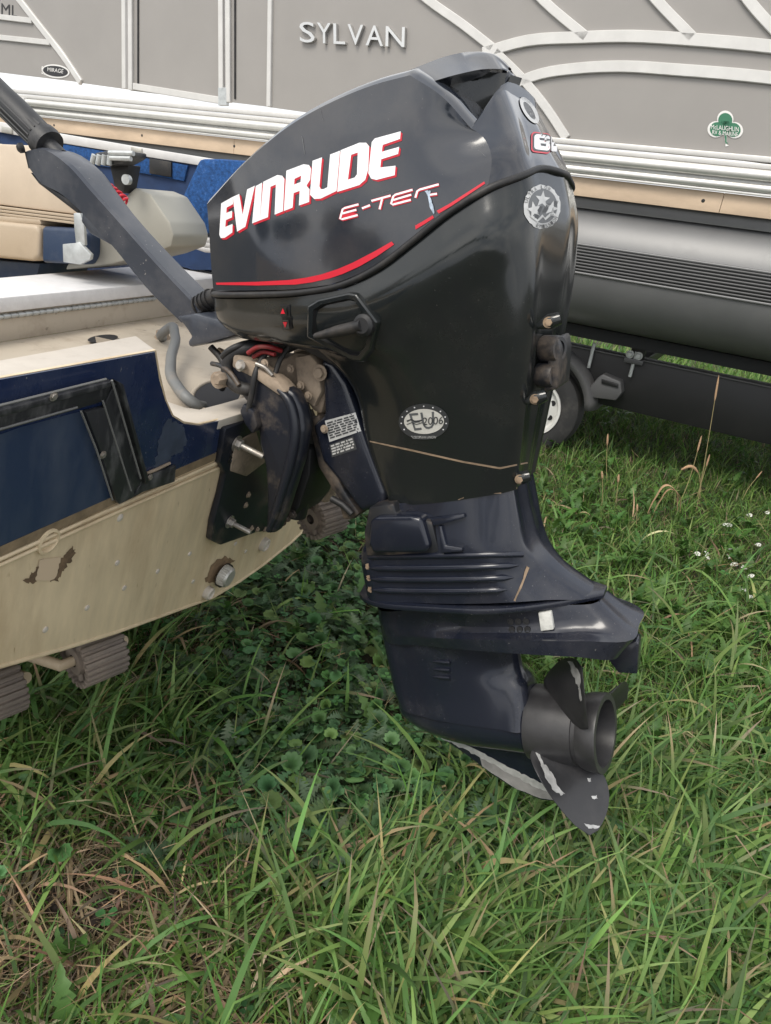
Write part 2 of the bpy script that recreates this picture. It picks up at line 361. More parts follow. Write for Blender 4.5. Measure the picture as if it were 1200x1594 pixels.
# latch bowl let into the cover, its raised rim and the lever
rim = [(482,520),(484,478),(500,468),(548,458),(560,460),(590,497),(580,540),(566,556),(552,554)]
ri = [on(u, v, BV, .010) for u, v in rim]; cen = sum(ri, Vector())/len(ri)
inn = [p.lerp(cen, .17) for p in ri]; bowl = [p.lerp(cen, .42)+Vector((0, .028, 0)) for p in ri]; outr = [p.lerp(cen, -.07)+Vector((0, .024, 0)) for p in ri]
n_ = len(ri); vs = outr+ri+inn
fs = [(k*n_+i, k*n_+(i+1) % n_, (k+1)*n_+(i+1) % n_, (k+1)*n_+i) for k in range(2) for i in range(n_)]
bz = pyobj('latch_bezel', vs, fs, M_SHROUD, motor, smooth=60)
bv_ = bz.modifiers.new('b', 'BEVEL'); bv_.width = .003; bv_.segments = 2; bv_.limit_method = 'ANGLE'
vs = inn+bowl; fs = [(i, (i+1) % n_, n_+(i+1) % n_, n_+i) for i in range(n_)]+[tuple(range(n_, 2*n_))]
lt = pyobj('latch_bowl', vs, fs, M_RECESS, motor)
a_, b_ = on(500, 517, BV, .014), on(572, 500, BV, .014)
lv = tube('latch_lever', [a_, a_.lerp(b_, .5), b_.lerp(a_, .1), b_], [.007, .0115, .012, .013], M_RUB, motor, squash=.8)
lathe('latch_pivot', b_-Vector((0, -.02, 0)), (0, -1, 0), [(0, .017), (.022, .017), (.027, .012), (.027, 0)], M_RUB, motor, 16)
# trim rocker switches
for k, (u, v) in enumerate(((444, 484), (447, 503))):
    drape('switch_frame', [([(u-7, v-10), (u+8, v-10), (u+9, v+9), (u-6, v+9)], [])], BV, M_RECESS, motor, .002, 0)
    drape('trim_button', [([(u-4, v-7), (u+5, v-7), (u+6, v+6), (u-3, v+6)], [])], BV, M_SHROUD, motor, .006, 0)
    y_ = 4 if k == 0 else -4
    drape('arrow_mark', [([(u-3, v+y_), (u+4, v+y_), (u+.5, v-y_)], [])], BV, M_RED, motor, .0068, 0)
# ---- mid leg
def rail2(pts, df=(-.02, 0), da=(0.011, 0)): return rail(pts, df, da)
E0 = rail2([(602,783,.072),(640,782,.082),(700,776,.088),(755,769,.082),(797,761,.062),(805,757,.035)], da=(0.005, 0))
E1 = rail2([(585,825,.08),(632,825,.092),(695,822,.096),(760,816,.09),(804,808,.066),(815,808,.035)], da=(0.005, 0))
E2 = rail2([(563,866,.085),(620,866,.10),(690,864,.103),(760,858,.098),(810,852,.07),(828,850,.035)], da=(0.005, 0))
E3 = rail2([(567,900,.088),(630,902,.1),(705,903,.103),(775,900,.096),(828,893,.062),(868,891,.025)], da=(0.004, 0))
E4 = rail2([(573,932,.09),(640,938,.10),(720,940,.102),(790,938,.095),(850,934,.07),(927,928,.018)], da=(.002, 0))
leg = loft('exhaust_housing', [E0, E1, E2, E3, E4], M_NAVY, motor, nu=5, nv=5, sharp_v=(), cap=(False, True), smooth=40)
BL = bvh_of([leg])
for k, (x0, x1, ya, yb) in enumerate(((572, 808, 884, 880), (574, 800, 901, 899), (577, 790, 918, 918))):
    pts = [on(x0+(x1-x0)*i/14, ya+(yb-ya)*i/14+2*math.sin(i/14*math.pi), BL, .0) for i in range(15)]; pts = [p for p in pts if p]
    tube('cooling_rib', pts, [.001]+[.0065]*(len(pts)-2)+[.001], M_NAVY, motor, n=8)
pts = [on(562+i*18, 867-i*.3, BL, -.001) for i in range(15)]; pts = [p for p in pts if p]
tube('housing_ridge', pts, .006, M_NAVY, motor, n=8)
o_ = [(575,812,.118),(584,805,.118),(640,804,.118),(655,808,.118),(668,852,.118),(662,861,.118),(580,862,.118),(572,846,.118)]
slab('mount_cover', [mp3(p) for p in o_], (0, .05, 0), M_NAVY, motor, bevel=.009, seg=3)
slab('mount_cover_edge', [mp3(p) for p in [(574,790,.10),(612,784,.10),(617,800,.10),(672,812,.103),(684,860,.103),(668,866,.103),(570,866,.103),(566,830,.103)]], (0, .06, 0), M_DUSTY, motor, bevel=.004)
for pl in ([(672,806),(724,799),(726,805),(688,816),(677,818)], [(684,818),(690,818),(697,848),(722,851),(722,857),(690,860)]):
    q = [on(u, v, BL, .008) for u, v in pl]
    if all(q): slab('housing_fin', q, (0, .02, 0), M_NAVY, motor, bevel=.002)
# flange plate over the gearcase, seen edge-on
zf = mp3((640, 943, .1)).z
def plan(x0, x1, wn, n=24, pw=2.3, tail=.15):
    r = []
    for i in range(n+1):
        t = i/n; x = x0+(x1-x0)*t; wd = wn*min(1, (1-(1-min(1, t/.28))**pw))**(1/pw) if t < .28 else wn*(1-(max(0, (t-.55)/.45)**1.7)*(1-tail)); r.append((x, wd))
    return [(x, -w_) for x, w_ in r]+[(x, w_) for x, w_ in r[::-1] if w_ > 1e-6]
x0 = mp3((556, 936, .04)).x; x1 = mp3((938, 938, .02)).x; pA = mp3((640, 940, .10)); pB = mp3((915, 934, .045)); sl = (pB.z-pA.z)/(pB.x-pA.x)
slab('splash_plate', [Vector((x, y, pA.z+.002+sl*(x-pA.x))) for x, y in plan(x0, x1, .112)], (0, 0, -.012), M_NAVY, motor, bevel=.003)
# ---- gearcase
G0 = rail2([(588,947,.045),(650,949,.068),(720,949,.074),(800,946,.07),(870,942,.055),(930,937,.03)], da=(.001, 0))
G1 = rail2([(591,968,.045),(650,976,.066),(720,984,.072),(805,985,.073),(900,984,.068),(968,978,.045)], da=(.001, 0))
G2 = rail2([(596,984,.042),(650,991,.066),(720,995,.088),(810,997,.1),(905,998,.097),(986,995,.055)], da=(.001, 0))
G3 = rail2([(599,996,.038),(660,1005,.058),(730,1012,.086),(810,1018,.1),(900,1023,.098),(958,1026,.066)], da=(.001, 0))
G4 = [Vector((p.x, p.y*.35, p.z+.002)) for p in G3]; G5 = [Vector((p.x, 0, p.z+.002)) for p in G3]
gear = loft('cavitation_plate', [G0, G1, G2, G3, G4, G5], M_NAVY, motor, nu=5, nv=4, sharp_v=(2, 3), smooth=30)
S0 = rail2([(592,976,.03),(625,985,.047),(690,992,.052),(755,996,.04),(802,1000,.012)], df=(-.006, 0), da=(.003, 0))
S1 = rail2([(605,1036,.028),(640,1042,.045),(705,1046,.05),(765,1048,.038),(810,1046,.013)], df=(-.006, 0), da=(.003, 0))
S2 = rail2([(614,1076,.026),(650,1080,.048),(715,1080,.054),(775,1076,.046),(815,1072,.03)], df=(-.006, 0), da=(.003, 0))
N0 = mp3((622, 1096, 0)); H1 = mp3((945, 1136, 0)); AXD = (H1-N0).normalized()
def axz(x): return N0.z+(x-N0.x)*AXD.z/AXD.x
RT = .0645
S3 = [Vector((p.x, p.y, axz(p.x)+.016)) for p in rail2([(622,1100,.03),(662,1105,.058),(725,1105,.066),(780,1100,.066),(816,1095,.066)], df=(-.006, 0), da=(.003, 0))]
strut = loft('gearcase', [S0, S1, S2, S3], M_NAVY, motor, nu=6, nv=6, smooth=50)
xn = N0.x; xh = mp3((822, 1120, .06)).x; Lt = xh-xn
prof = [(0, 0)]+[(Lt*t, RT*(1-(1-t/.62)**1.85)**.5 if t < .62 else RT) for t in (.008, .03, .07, .13, .2, .3, .4, .5, .6, .75, .9, .985)]+[(Lt, RT*.96), (Lt, .03)]
lathe('torpedo', N0, AXD, prof, M_NAVY, motor, 40, smooth=30)
sk = [(650,1112,.009),(760,1110,.009),(835,1110,.009),(846,1172,.009),(872,1240,.009),(868,1248,.009),(842,1246,.009),(800,1228,.009),(765,1206,.009),(725,1175,.009),(690,1152,.009),(666,1140,.009)]
skeg = slab('skeg', [mp3(p) for p in sk], (0, .018, 0), M_NAVY, motor, bevel=.003)
tab = slab('trim_tab', [mp3(p) for p in [(938,1016,.022),(990,998,.022),(994,1003,.022),(992,1050,.022),(962,1048,.022)]], (0, .035, 0), M_NAVY, motor, bevel=.004)
BG = bvh_of([gear, strut, skeg]); BS = bvh_of([skeg])
q = [on(u, v, BG, .006) for u, v in [(838,952),(858,950),(863,982),(843,984)]]; slab('anode', q, (0, .012, 0), M_ZINC, motor, bevel=.002)
for i in range(3):
    for j in range(2):
        q = on(795+12*i+2*j, 967+13*j, BG, .0005); lathe('intake_hole', q, (0, -1, .2), [(0, .0062), (.0018, .0058), (.0018, .0042), (.0004, .004), (.0004, 0)], M_RECESS, motor, 12)
for k in range(3):
    pts = [on(674+27*i/4, 1029+12*k+.35*i, BG, .001) for i in range(5)]
    if all(pts): tube('intake_slot', pts, [.0008, .003, .004, .0045, .005], M_NAVY, motor, n=8)
# worn paint along the skeg and on the nose
def ragged(pts, amp, n=6, seed=1):
    r_ = random.Random(seed); out = []
    for i in range(len(pts)):
        a, b = Vector(pts[i]), Vector(pts[(i+1) % len(pts)])
        for k in range(n):
            p = a.lerp(b, k/n); out.append((p.x+r_.uniform(-amp, amp), p.y+r_.uniform(-amp, amp)))
    return out
drape('worn_edge', [(ragged([(688,1150),(720,1172),(765,1203),(805,1228),(842,1243),(868,1245),(864,1232),(835,1224),(800,1205),(760,1178),(715,1158)], .7, 3, 3), [])], BS, M_SKEGE, motor, .0008, 0)
drape('bare_patch', [(ragged([(686,1148),(715,1162),(760,1184),(800,1208),(838,1226),(866,1236),(862,1226),(830,1212),(790,1192),(745,1167),(712,1152)], 1.3, 9, 5), [])], BS, M_BARE, motor, .0014, 0)
# ---- propeller
prop = bpy.data.objects.new('propeller', None); link(prop, motor); prop.location = (xh, 0, axz(xh)); prop.rotation_euler = (0, -math.atan2(AXD.z, AXD.x), -math.radians(5))
xe = mp3((948, 1136, .0)).x-xh
lathe('hub', (0, 0, 0), (1, 0, 0), [(.002, .03), (.002, .073), (.012, .0735), (.05, .0715), (xe*.66, .068), (xe*.66+.001, .0655), (xe*.72, .0655), (xe*.73, .069), (xe*.8, .0725), (xe*.98, .0745), (xe, .0735), (xe, .062), (xe*.75, .058), (xe*.75, .02), (xe*.75, 0)], M_PROP, prop, 48, smooth=30)
def blade(th):
    R0, R1 = .060, .180; nr, nc = 14, 12; top = []; 
    pitch = .48
    def pt(s, c, side):
        r = R0+(R1-R0)*s
        half = (.050*(1-.2*s) + .030*math.sin(math.pi*s**.9))*math.sqrt(max(0, 1-max(0, (s-.5)/.5)**2.6))+.0006   # half chord
        ch = c*half*2 + .004*s**1.6                              # skewed back
        pa = math.atan2(pitch, 2*math.pi*max(r, .085))
        ax = ch*math.sin(pa)*1.15 + .066*s**1.1                   # rake aft
        an = th - ch*math.cos(pa)/max(r, .07)
        tk = side*(.0075*(1-s)**1.2+.0022)*(1-(2*c)**2*.8)
        return Vector((.062+ax*-1*-1+tk, -r*math.cos(an), r*math.sin(an)))
    vs = []; fs = []
    for side in (1, -1):
        for i in range(nr+1):
            for j in range(nc+1): vs.append(pt(i/nr, j/nc-.5, side))
    k = (nr+1)*(nc+1)
    for i in range(nr):
        for j in range(nc):
            a = i*(nc+1)+j; q = (a, a+1, a+nc+2, a+nc+1); fs.append(q); fs.append(tuple(k+x for x in q[::-1]))
    for i in range(nr):
        a = i*(nc+1); fs.append((a, a+nc+1, k+a+nc+1, k+a)); a += nc; fs.append((a, k+a, k+a+nc+1, a+nc+1))
    for j in range(nc):
        a = nr*(nc+1)+j; fs.append((a, k+a, k+a+1, a+1))
    return pyobj('blade', vs, fs, M_PROP, prop, smooth=60)
BLADES = [blade(math.radians(a)) for a in (-50, 70, 190)]
BB = [bvh_of([b]) for b in BLADES]
for k_, ch in ((0, ([(842,1190),(850,1192),(862,1206),(868,1222),(878,1236),(872,1238),(860,1228),(852,1216)], 1.6)), (0, ([(914,1212),(919,1211),(920,1217),(915,1217)], .8)), (0, ([(920,1240),(928,1238),(930,1243),(922,1244)], .8)), (0, ([(908,1281),(918,1284),(934,1286),(930,1290),(916,1289)], 1)), (0, ([(831,1165),(836,1163),(842,1180),(850,1200),(846,1200),(838,1182)], .7)), (1, ([(884,1028),(892,1032),(902,1044),(906,1058),(902,1072),(896,1060),(890,1044)], 1.5)), (1, ([(900,1070),(903,1070),(907,1090),(904,1092)], .6))):
    drape('chipped_paint', [(ragged(ch[0], ch[1], 4, len(ch[0])+k_), [])], BB[k_], M_BARE, prop, .0007, 6)
# ---- steering leg, brackets and their dusty castings
slab('swivel_leg', [mp3((u, v, .066)) for u, v in [(497,556),(518,562),(539,596),(556,645),(575,700),(601,768),(598,788),(561,799),(535,762),(500,719),(484,662),(503,648),(501,602)]], (0, .125, 0), M_NAVY, motor, bevel=.012, seg=3)
slab('swivel_leg_rim', [mp3((u, v, .055)) for u, v in [(478,652),(497,646),(503,700),(538,768),(560,800),(552,806),(528,780),(495,728)]], (0, .10, 0), M_DUSTY, motor, bevel=.006)
slab('swivel_bracket', [mp3((u, v, .045)) for u, v in [(404,556),(440,560),(458,548),(488,552),(508,572),(512,600),(500,646),(486,640),(462,606),(440,596)]], (0, .09, 0), M_TAN, motor, bevel=.008)
slab('shift_plate', [mp3((u, v, .06)) for u, v in [(458,556),(482,552),(494,566),(500,610),(488,634),(472,622),(462,596)]], (0, .03, 0), M_TAN, motor, bevel=.004)
WB = [(356,566),(376,560),(399,574),(438,600),(457,611),(469,638),(473,672),(465,719),(452,761),(439,803),(427,831),(412,832),(414,775),(411,725),(402,692),(400,662),(388,634),(372,614)]
M_BRK = mat('dusty navy bracket paint', (.011, .013, .020), .36, dust=.6, dustcol=(.20, .155, .11), dscale=8, dlo=.52, dhi=.74)
for s, mm in ((1, M_BRK), (-1, M_TAN)):
    ww = .118 if s > 0 else -.085
    P_ = [mp3((u, v, .118)) for u, v in WB]; P_ = [Vector((p.x, -ww, p.z)) for p in P_]
    slab('stern_bracket', P_, (0, .034, 0), mm, motor, bevel=.010, seg=3)
    pts = [mp3((u, v, .120)) for u, v in [(434,606),(450,622),(458,648),(460,676),(453,718),(441,760),(428,802),(418,826)]]; pts = [Vector((p.x, -ww-.004 if s > 0 else -ww, p.z)) for p in pts]
    tube('bracket_ridge', pts, [.004, .009, .010, .010, .010, .009, .008, .005], M_BRK if s > 0 else M_TAN, motor, n=10, sub=3)
slab('tilt_arm', [mp3((u, v, .125)) for u, v in [(362,552),(392,566),(432,594),(446,610),(436,618),(396,590),(360,572)]], (0, .04, 0), M_TAN, motor, bevel=.005)
tube('tilt_tube', [mp3((338,592,.135)), mp3((338,592,.135))+Vector((0, .30, 0))], .016, M_TAN, motor, n=16)
lathe('tilt_nut', mp3((336,591,.15)), (0, 1, 0), [(0, 0), (0, .009), (.004, .012), (.02, .012), (.02, 0)], M_TAN, motor, 6)
# transom flange: lies on the raked transom
RAKE = math.radians(12); RV = UP*math.cos(RAKE)+AFT*math.sin(RAKE); TN = AFT*math.cos(RAKE)-UP*math.sin(RAKE)   # up the transom / out of it
TP = MO.w(mp3((352, 690, .15)))-TN*.012                        # a point of the transom face
def tr(u, v, off=0): return hit(u, v, TP+TN*off, TN)
fl = [MO.inv @ tr(u, v, .016) for u, v in [(352,668),(392,652),(416,690),(430,780),(430,826),(400,829),(344,849),(329,842),(333,812),(345,770),(352,738),(343,722)]]
nl = (MO.inv.to_3x3() @ TN)
slab('bracket_flange', fl, -nl*.0155, M_BRK, motor, bevel=.004)
slab('bracket_pad', [MO.inv @ tr(u, v, .020) for u, v in [(366,690),(400,672),(414,720),(384,742),(360,734)]], -nl*.006, M_TAN, motor, bevel=.003)
for u, v, st, r in ((368,690,.05,.011), (357,812,.042,.010)): hexbolt('transom_bolt', MO.inv @ tr(u, v, .017), nl, r, .012, M_STEEL, motor, stud=st)
for u, v in ((386,770),(382,786),(391,822),(400,824),(412,824)): hexbolt('bracket_screw', MO.inv @ tr(u, v, .017), nl, .005, .005, M_TAN, motor)
for u, v in ((361,708),(358,716)): lathe('adjust_hole', MO.inv @ tr(u, v, .0165), nl, [(0, .008), (.0015, .008), (.0015, .0055), (.0003, .005), (.0003, 0)], M_RECESS, motor, 14)
# tilt ram, hoses, levers between the brackets
tube('tilt_ram', [mp3((488,664,.02)), mp3((458,800,.02))], .026, M_RECESS, motor, n=18)
tube('ram_rod', [mp3((478,640,.02)), mp3((488,664,.02))], .012, M_STEEL, motor, n=12)
slab('ram_block', [mp3((u, v, .06)) for u, v in [(470,690),(484,700),(482,740),(466,790),(448,812),(438,806),(452,764),(466,720)]], (0, .12, 0), M_RECESS, motor, bevel=.006)
for u, v in ((447,806),(456,800),(440,812)): hexbolt('ram_bolt', mp3((u, v, .07)), (0, -1, 0), .006, .006, M_DUSTY, motor)
slab('lower_mount', [mp3((u, v, .045)) for u, v in [(524,766),(545,770),(556,795),(552,808),(534,810),(528,790)]], (0, .09, 0), M_DUSTY, motor, bevel=.005)
tube('lock_lever', [mp3((516,776,.06)), mp3((534,786,.06)), mp3((548,800,.06))], .007, M_RUB, motor, n=10)
tube('hose', [mp3(p) for p in [(446,528,.04),(420,540,.07),(388,542,.095),(362,552,.11),(354,574,.115),(362,596,.12),(384,606,.12),(404,606,.10)]], .0125, M_RUB, motor, n=14, sub=6)
tube('hose', [mp3(p) for p in [(470,532,.03),(440,545,.04),(410,548,.03),(390,560,.0),(380,580,-.02)]], .009, M_RUB, motor, n=12, sub=5)
tube('cable', [mp3(p) for p in [(328,540,.05),(345,560,.05),(352,585,.06),(345,605,.05)]], .007, M_RUB, motor, n=10, sub=5)
tube('cable', [mp3(p) for p in [(340,545,.02),(362,556,.02),(378,572,.03),(385,590,.03)]], .006, M_TAN, motor, n=10, sub=5)
tube('red_cable', [mp3(p) for p in [(386,550,.12),(400,541,.12),(418,540,.12),(438,546,.10)]], .0045, M_REDC, motor, n=10, sub=5)
tube('red_cable', [mp3(p) for p in [(394,556,.11),(410,548,.11),(428,552,.11)]], .004, M_REDC, motor, n=10, sub=5)
lathe('lever_knob', mp3((378,570,.13)), (0, -1, .3), [(0, 0), (0, .008), (.008, .011), (.013, .007), (.013, 0)], M_STEEL, motor, 16)
for cp_, rr_, mm_ in (([(430,530,.08),(412,552,.10),(398,580,.125),(392,612,.13),(386,640,.13)], .0055, M_RUB), ([(452,536,.07),(436,560,.09),(428,582,.10),(420,600,.12)], .005, M_RUB), ([(346,556,.12),(356,546,.12),(372,538,.11),(396,532,.08)], .006, M_RUB),
        ([(330,566,.10),(344,570,.12),(360,582,.13),(372,600,.135)], .0045, M_DUSTY), ([(476,628,.08),(482,650,.07),(478,690,.06),(468,730,.06)], .006, M_RUB), ([(398,566,.13),(412,572,.125),(424,584,.12)], .004, M_STEEL)):
    tube('cable', [mp3(q) for q in cp_], rr_, mm_, motor, n=10, sub=5)
for u, v, w_ in ((412,566,.118),(468,600,.07),(480,616,.07),(452,574,.07),(505,668,.072)): hexbolt('casting_screw', mp3((u, v, w_)), (0, -1, 0), .0055, .005, M_TAN, motor)
slab('clamp_lug', [mp3((u, v, .135)) for u, v in [(378,628),(394,640),(400,664),(392,676),(380,660),(372,640)]], (0, .03, 0), M_BRK, motor, bevel=.004)
slab('pan_underside', [mp3((u, v, .09)) for u, v in [(370,512),(480,530),(545,560),(540,590),(520,570),(470,545),(400,530)]], (0, .18, 0), M_RECESS, motor, bevel=.004)
hexbolt('link_screw', mp3((498,580,.075)), (0, -1, 0), .010, .008, M_TAN, motor)
# fasteners and flushing ports down the back edge of the cover
for u, v, a in ((856,501,.10), (835,620,.085), (811,744,.06)):
    q = mp3((u, v, a))
    tube('boss', [q+Vector((-.018, -.002, -.008)), q, q+Vector((.014, .004, .006))], [.004, .012, .009], M_SHROUD, motor, n=12)
    hexbolt('cover_screw', q+Vector((0, -.008, 0)), (.25, -1, 0), .0055, .006, M_MUD, motor)
slab('port_panel', [mp3((u, v, .062)) for u, v in [(858,528),(868,524),(872,545),(868,606),(846,612),(846,590),(852,560)]], (0, .08, 0), M_DUSTY, motor, bevel=.006)
for u, v in ((864, 543), (858, 584)):
    lathe('flush_port', mp3((u, v, .05)), (1, -.35, .1), [(-.02, .021), (.004, .021), (.009, .019), (.009, .013), (-.002, .012), (-.002, 0)], M_DUSTY, motor, 20)
# mud lines
drape('panel_joint', [([(568,684),(640,699),(720,717),(778,727),(820,719),(821,721),(778,730),(720,720),(640,702),(568,686)], [])], BV, M_MUD, motor, .0008, 12)
drape('mud_line', [(ragged([(712,776),(760,770),(800,763),(812,752),(818,758),(806,770),(770,776),(715,780)], 1.2, 4, 2), [])], BV, M_MUD, motor, .0008, 12)
drape('mud_line', [(ragged([(800,948),(860,940),(928,930),(934,937),(870,943),(802,951)], .8, 4, 9), [])], bvh_of([leg, gear]), M_MUD, motor, .002, 12)
drape('mud_line', [(ragged([(820,880),(823,884),(812,915),(802,936),(800,934),(810,910)], .7, 3, 8), [])], BL, M_MUD, motor, .001, 12)
for k, v in enumerate((878, 896, 914)): drape('mud_chip', [(ragged([(569+k*2, v), (574+k*2, v-1), (575+k*2, v+8), (570+k*2, v+7)], .8, 3, k), [])], BL, M_MUD, motor, .0012, 0)
# ---- tiller arm
ARM = [((40,236),(46,262),.030), ((64,232),(60,281),.036), ((110,262),(98,304),.04), ((140,296),(136,340),.036), ((175,335),(176,384),.031), ((240,408),(228,448),.032), ((312,484),(282,502),.036)]
tops = [mp3((a[0], a[1], w_)) for a, b, w_ in ARM]; bots = [mp3((b[0], b[1], w_*.85)) for a, b, w_ in ARM]
arm = loft('tiller_arm', [[Vector((p.x, 0, p.z)) for p in bots], bots, tops, [Vector((p.x, p.y*.8, p.z))+Vector((.003, 0, .003)) for p in tops], [Vector((p.x, 0, p.z))+Vector((.004, 0, .004)) for p in tops]], M_TILLER, motor, nu=5, nv=1, cap=(False, False), smooth=25)
for e in (0, -1):
    s_ = [bots[e], tops[e]]; slab('arm_end_cap', [s_[0], s_[1], Vector((s_[1].x, -s_[1].y, s_[1].z)), Vector((s_[0].x, -s_[0].y, s_[0].z))], (.004 if e else -.004, 0, 0), M_TILLD, motor)
slab('arm_underside', [mp3((u, v, .028)) for u, v in [(46,268),(60,286),(120,332),(128,318),(100,306),(60,282)]], (0, .056, 0), M_TILLD, motor, bevel=.004)
slab('arm_gusset', [mp3((u, v, .026)) for u, v in [(128,325),(176,384),(166,378),(140,364),(126,345)]], (0, .052, 0), M_TILLER, motor, bevel=.006)
gp = [mp3(p) for p in [(72,222,0),(48,196,0),(22,170,0),(-8,142,0),(-40,112,0)]]
tube('grip', gp, [.027, .029, .029, .028, .027], M_TILLD, motor, n=20)
gd = (gp[-1]-gp[0]).normalized(); gs_ = gd.cross(Vector((0, 1, 0))).normalized(); gt = gd.cross(gs_)
for k in range(16):
    a = 2*math.pi*k/16; o_ = (gs_*math.cos(a)+gt*math.sin(a))*.0285
    tube('grip_rib', [gp[0]+gd*.02+o_, gp[-1]+o_], .0022, M_TILLD, motor, n=6)
lathe('throttle_collar', gp[0]-gd*.012, gd, [(0, 0), (0, .033), (.012, .035), (.026, .034), (.03, .029), (.03, .02)], M_TILLD, motor, 24)
tube('grip_shaft', [gp[0]-gd*.05, gp[0]], .017, M_TILLD, motor, n=18)
lathe('kill_button', mp3((36,230,.03)), (-.4, -1, -.2), [(0, .010), (.008, .010), (.012, .006), (.012, 0)], M_RUB, motor, 14)
slab('arm_mount', [mp3((u, v, .075)) for u, v in [(273,493),(300,488),(340,498),(371,521),(330,533),(293,541),(291,531),(297,524),(286,507)]], (0, .15, 0), M_TILLER, motor, bevel=.007)
tube('rubber_boot', [mp3(p) for p in [(308,478,.02),(320,470,.02),(338,462,.02)]], [.014, .018, .018], M_RUB, motor, n=16)
for i in range(4):
    q = mp3((310+6*i, 476-3.5*i, .02)); lathe('boot_ring', q, mp3((338,462,.02))-mp3((308,478,.02)), [(-.002, .012), (-.002, .0205), (.002, .0205), (.002, .012)], M_RUB, motor, 18)
tl = drape('cable_socket', [([(300,430),(309,436),(318,455),(318,468),(306,458),(296,440)], [])], bvh_of([arm]), M_RECESS, motor, .001, 0)
# ================================================================ blue and cream fishing boat
M_CREAM = mat('cream gelcoat paint', (.62, .505, .34), .38, dust=.5, dustcol=(.35, .24, .125), dscale=3.0, dlo=.44, dhi=.70, var=.12, vscale=9, streak=(3.2, 3.2, .55), specks=.6, speckcol=(.25, .16, .08), sscale=40)
M_CAP = mat('cream painted cap', (.50, .455, .395), .45, var=.06, vscale=26, dust=.22, dustcol=(.25, .20, .14), dscale=34, dlo=.55, dhi=.75)
M_BLUE = mat('dark blue paint', (.011, .022, .066), .24, coat=.25, dust=.22, dustcol=(.13, .15, .19), dscale=4, dlo=.45, dhi=.8, specks=.6, sscale=140, streak=(2, 2, .8))
M_BLACKF = mat('chalky black frame', (.022, .023, .026), .42, dust=.6, dustcol=(.20, .20, .20), dscale=9, dlo=.48, dhi=.75, streak=(3, 3, 1))
M_SPLASH = mat('dirty cream splash well', (.44, .385, .31), .55, dust=.5, dustcol=(.22, .16, .11), dscale=9, dlo=.5, dhi=.7, specks=1.0, speckcol=(.06, .05, .04), sscale=60)
M_LID = mat('white textured lid', (.64, .635, .64), .55, var=.06, vscale=40, bump=.35, bscale=240)
M_ALU = mat('dull aluminium', (.50, .49, .45), .42, metal=.55, var=.12, vscale=14, dust=.35, dustcol=(.30, .27, .22), dscale=10)
M_CARPET = mat('blue marine carpet', (.012, .065, .21), .95, var=.45, vscale=120, bump=1.0, bscale=260, dust=.2, dustcol=(.3, .35, .42), dscale=60, dlo=.6, dhi=.72)
M_CARPD = mat('deep blue inner wall', (.008, .03, .095), .7, var=.2, vscale=20)
M_VINYL = mat('beige vinyl', (.42, .34, .25), .45, bump=.25, bscale=180, dust=.25, dustcol=(.22, .17, .12), dscale=10)
M_VBLUE = mat('navy vinyl', (.018, .035, .075), .4, bump=.25, bscale=180, dust=.2, dustcol=(.2, .2, .2), dscale=10)
M_GALV = mat('galvanised plate', (.50, .52, .52), .45, metal=.6, var=.2, vscale=30)
M_HOSE = mat('grey hose', (.14, .145, .145), .5, dust=.35, dustcol=(.33, .25, .18), dscale=14)
M_HOLE = mat('deep black', (.006, .006, .008), .6)
boat = thing('fishing_boat', 'dirty cream and dark blue fishing boat stern that carries the black outboard motor', 'boat', BO.m)
def bl(p): return BO.inv @ p
RVl, TNl = BO.inv.to_3x3() @ RV, BO.inv.to_3x3() @ TN
def trl(u, v, off=0): return bl(tr(u, v, off))
# transom: cream skin, blue upper panel, mouldings
TRO = [(-260,1118),(-100,1068),(0,1037),(100,1009),(180,984),(255,957),(330,930),(372,905),(408,880),(452,845),(510,790),(552,735),(598,655),(600,560),(420,610),(380,640),(345,652),(310,660),(288,657),(270,646),(259,622),(250,590),(243,545),(0,588),(-260,636)]
slab('transom', [trl(u, v) for u, v in TRO], -TNl*.004, M_CREAM, boat, bevel=0)
BP = [(-255,975),(-150,928),(0,862),(180,781),(345,709),(420,674),(420,617),(382,641),(346,654),(311,663),(287,660),(268,648),(257,623),(248,592),(241,548),(0,591),(-255,638)]
slab('blue_panel', [trl(u, v, .003) for u, v in BP], -TNl*.002, M_BLUE, boat, bevel=0)
for d, wd in ((0, .0), (9, .0)):
    tube('moulding_bead', [trl(u, v+8+d, .0025) for u, v in ((-255,975),(0,862),(180,781),(345,709))], .0035, M_CREAM, boat, n=8)
slab('moulding_strip', [trl(u, v, .0022) for u, v in ((-255,962),(0,850),(180,770),(345,700),(345,711),(180,783),(0,865),(-255,978))], TNl*.0015, mat('brown sealant strip', (.19, .14, .085), .7, var=.3, vscale=40), boat)
# weathered black angle frame screwed to the blue panel
def angle_bar(name, quad, hi=.022, par=boat, m=M_BLACKF):
    p = [trl(u, v, .004) for u, v in quad]; c = (p[0]+p[1])/2
    return slab(name, p, TNl*hi, m, par, bevel=.0018)
angle_bar('frame_top', [(-200,686),(0,629),(165,588),(172,594),(0,640),(-200,700)], .012)
angle_bar('frame_top_web', [(-200,701),(0,641),(171,596),(160,622),(120,634),(0,668),(-200,728)], .005)
angle_bar('frame_side', [(174,594),(180,600),(218,742),(216,748),(202,768),(196,760),(158,628)], .006)
angle_bar('frame_side_edge', [(160,630),(186,706),(204,764),(203,771),(180,782),(174,776),(150,700),(126,638)], .008)
angle_bar('frame_rim', [(172,588),(180,592),(222,744),(217,749),(178,606)], .014)
angle_bar('frame_foot', [(219,742),(270,722),(268,748),(218,764),(204,772),(214,752)], .006)
M_EDGE = mat('rubbed grey frame edge', (.16, .16, .155), .5, dust=.5, dustcol=(.04, .04, .04), dscale=20)
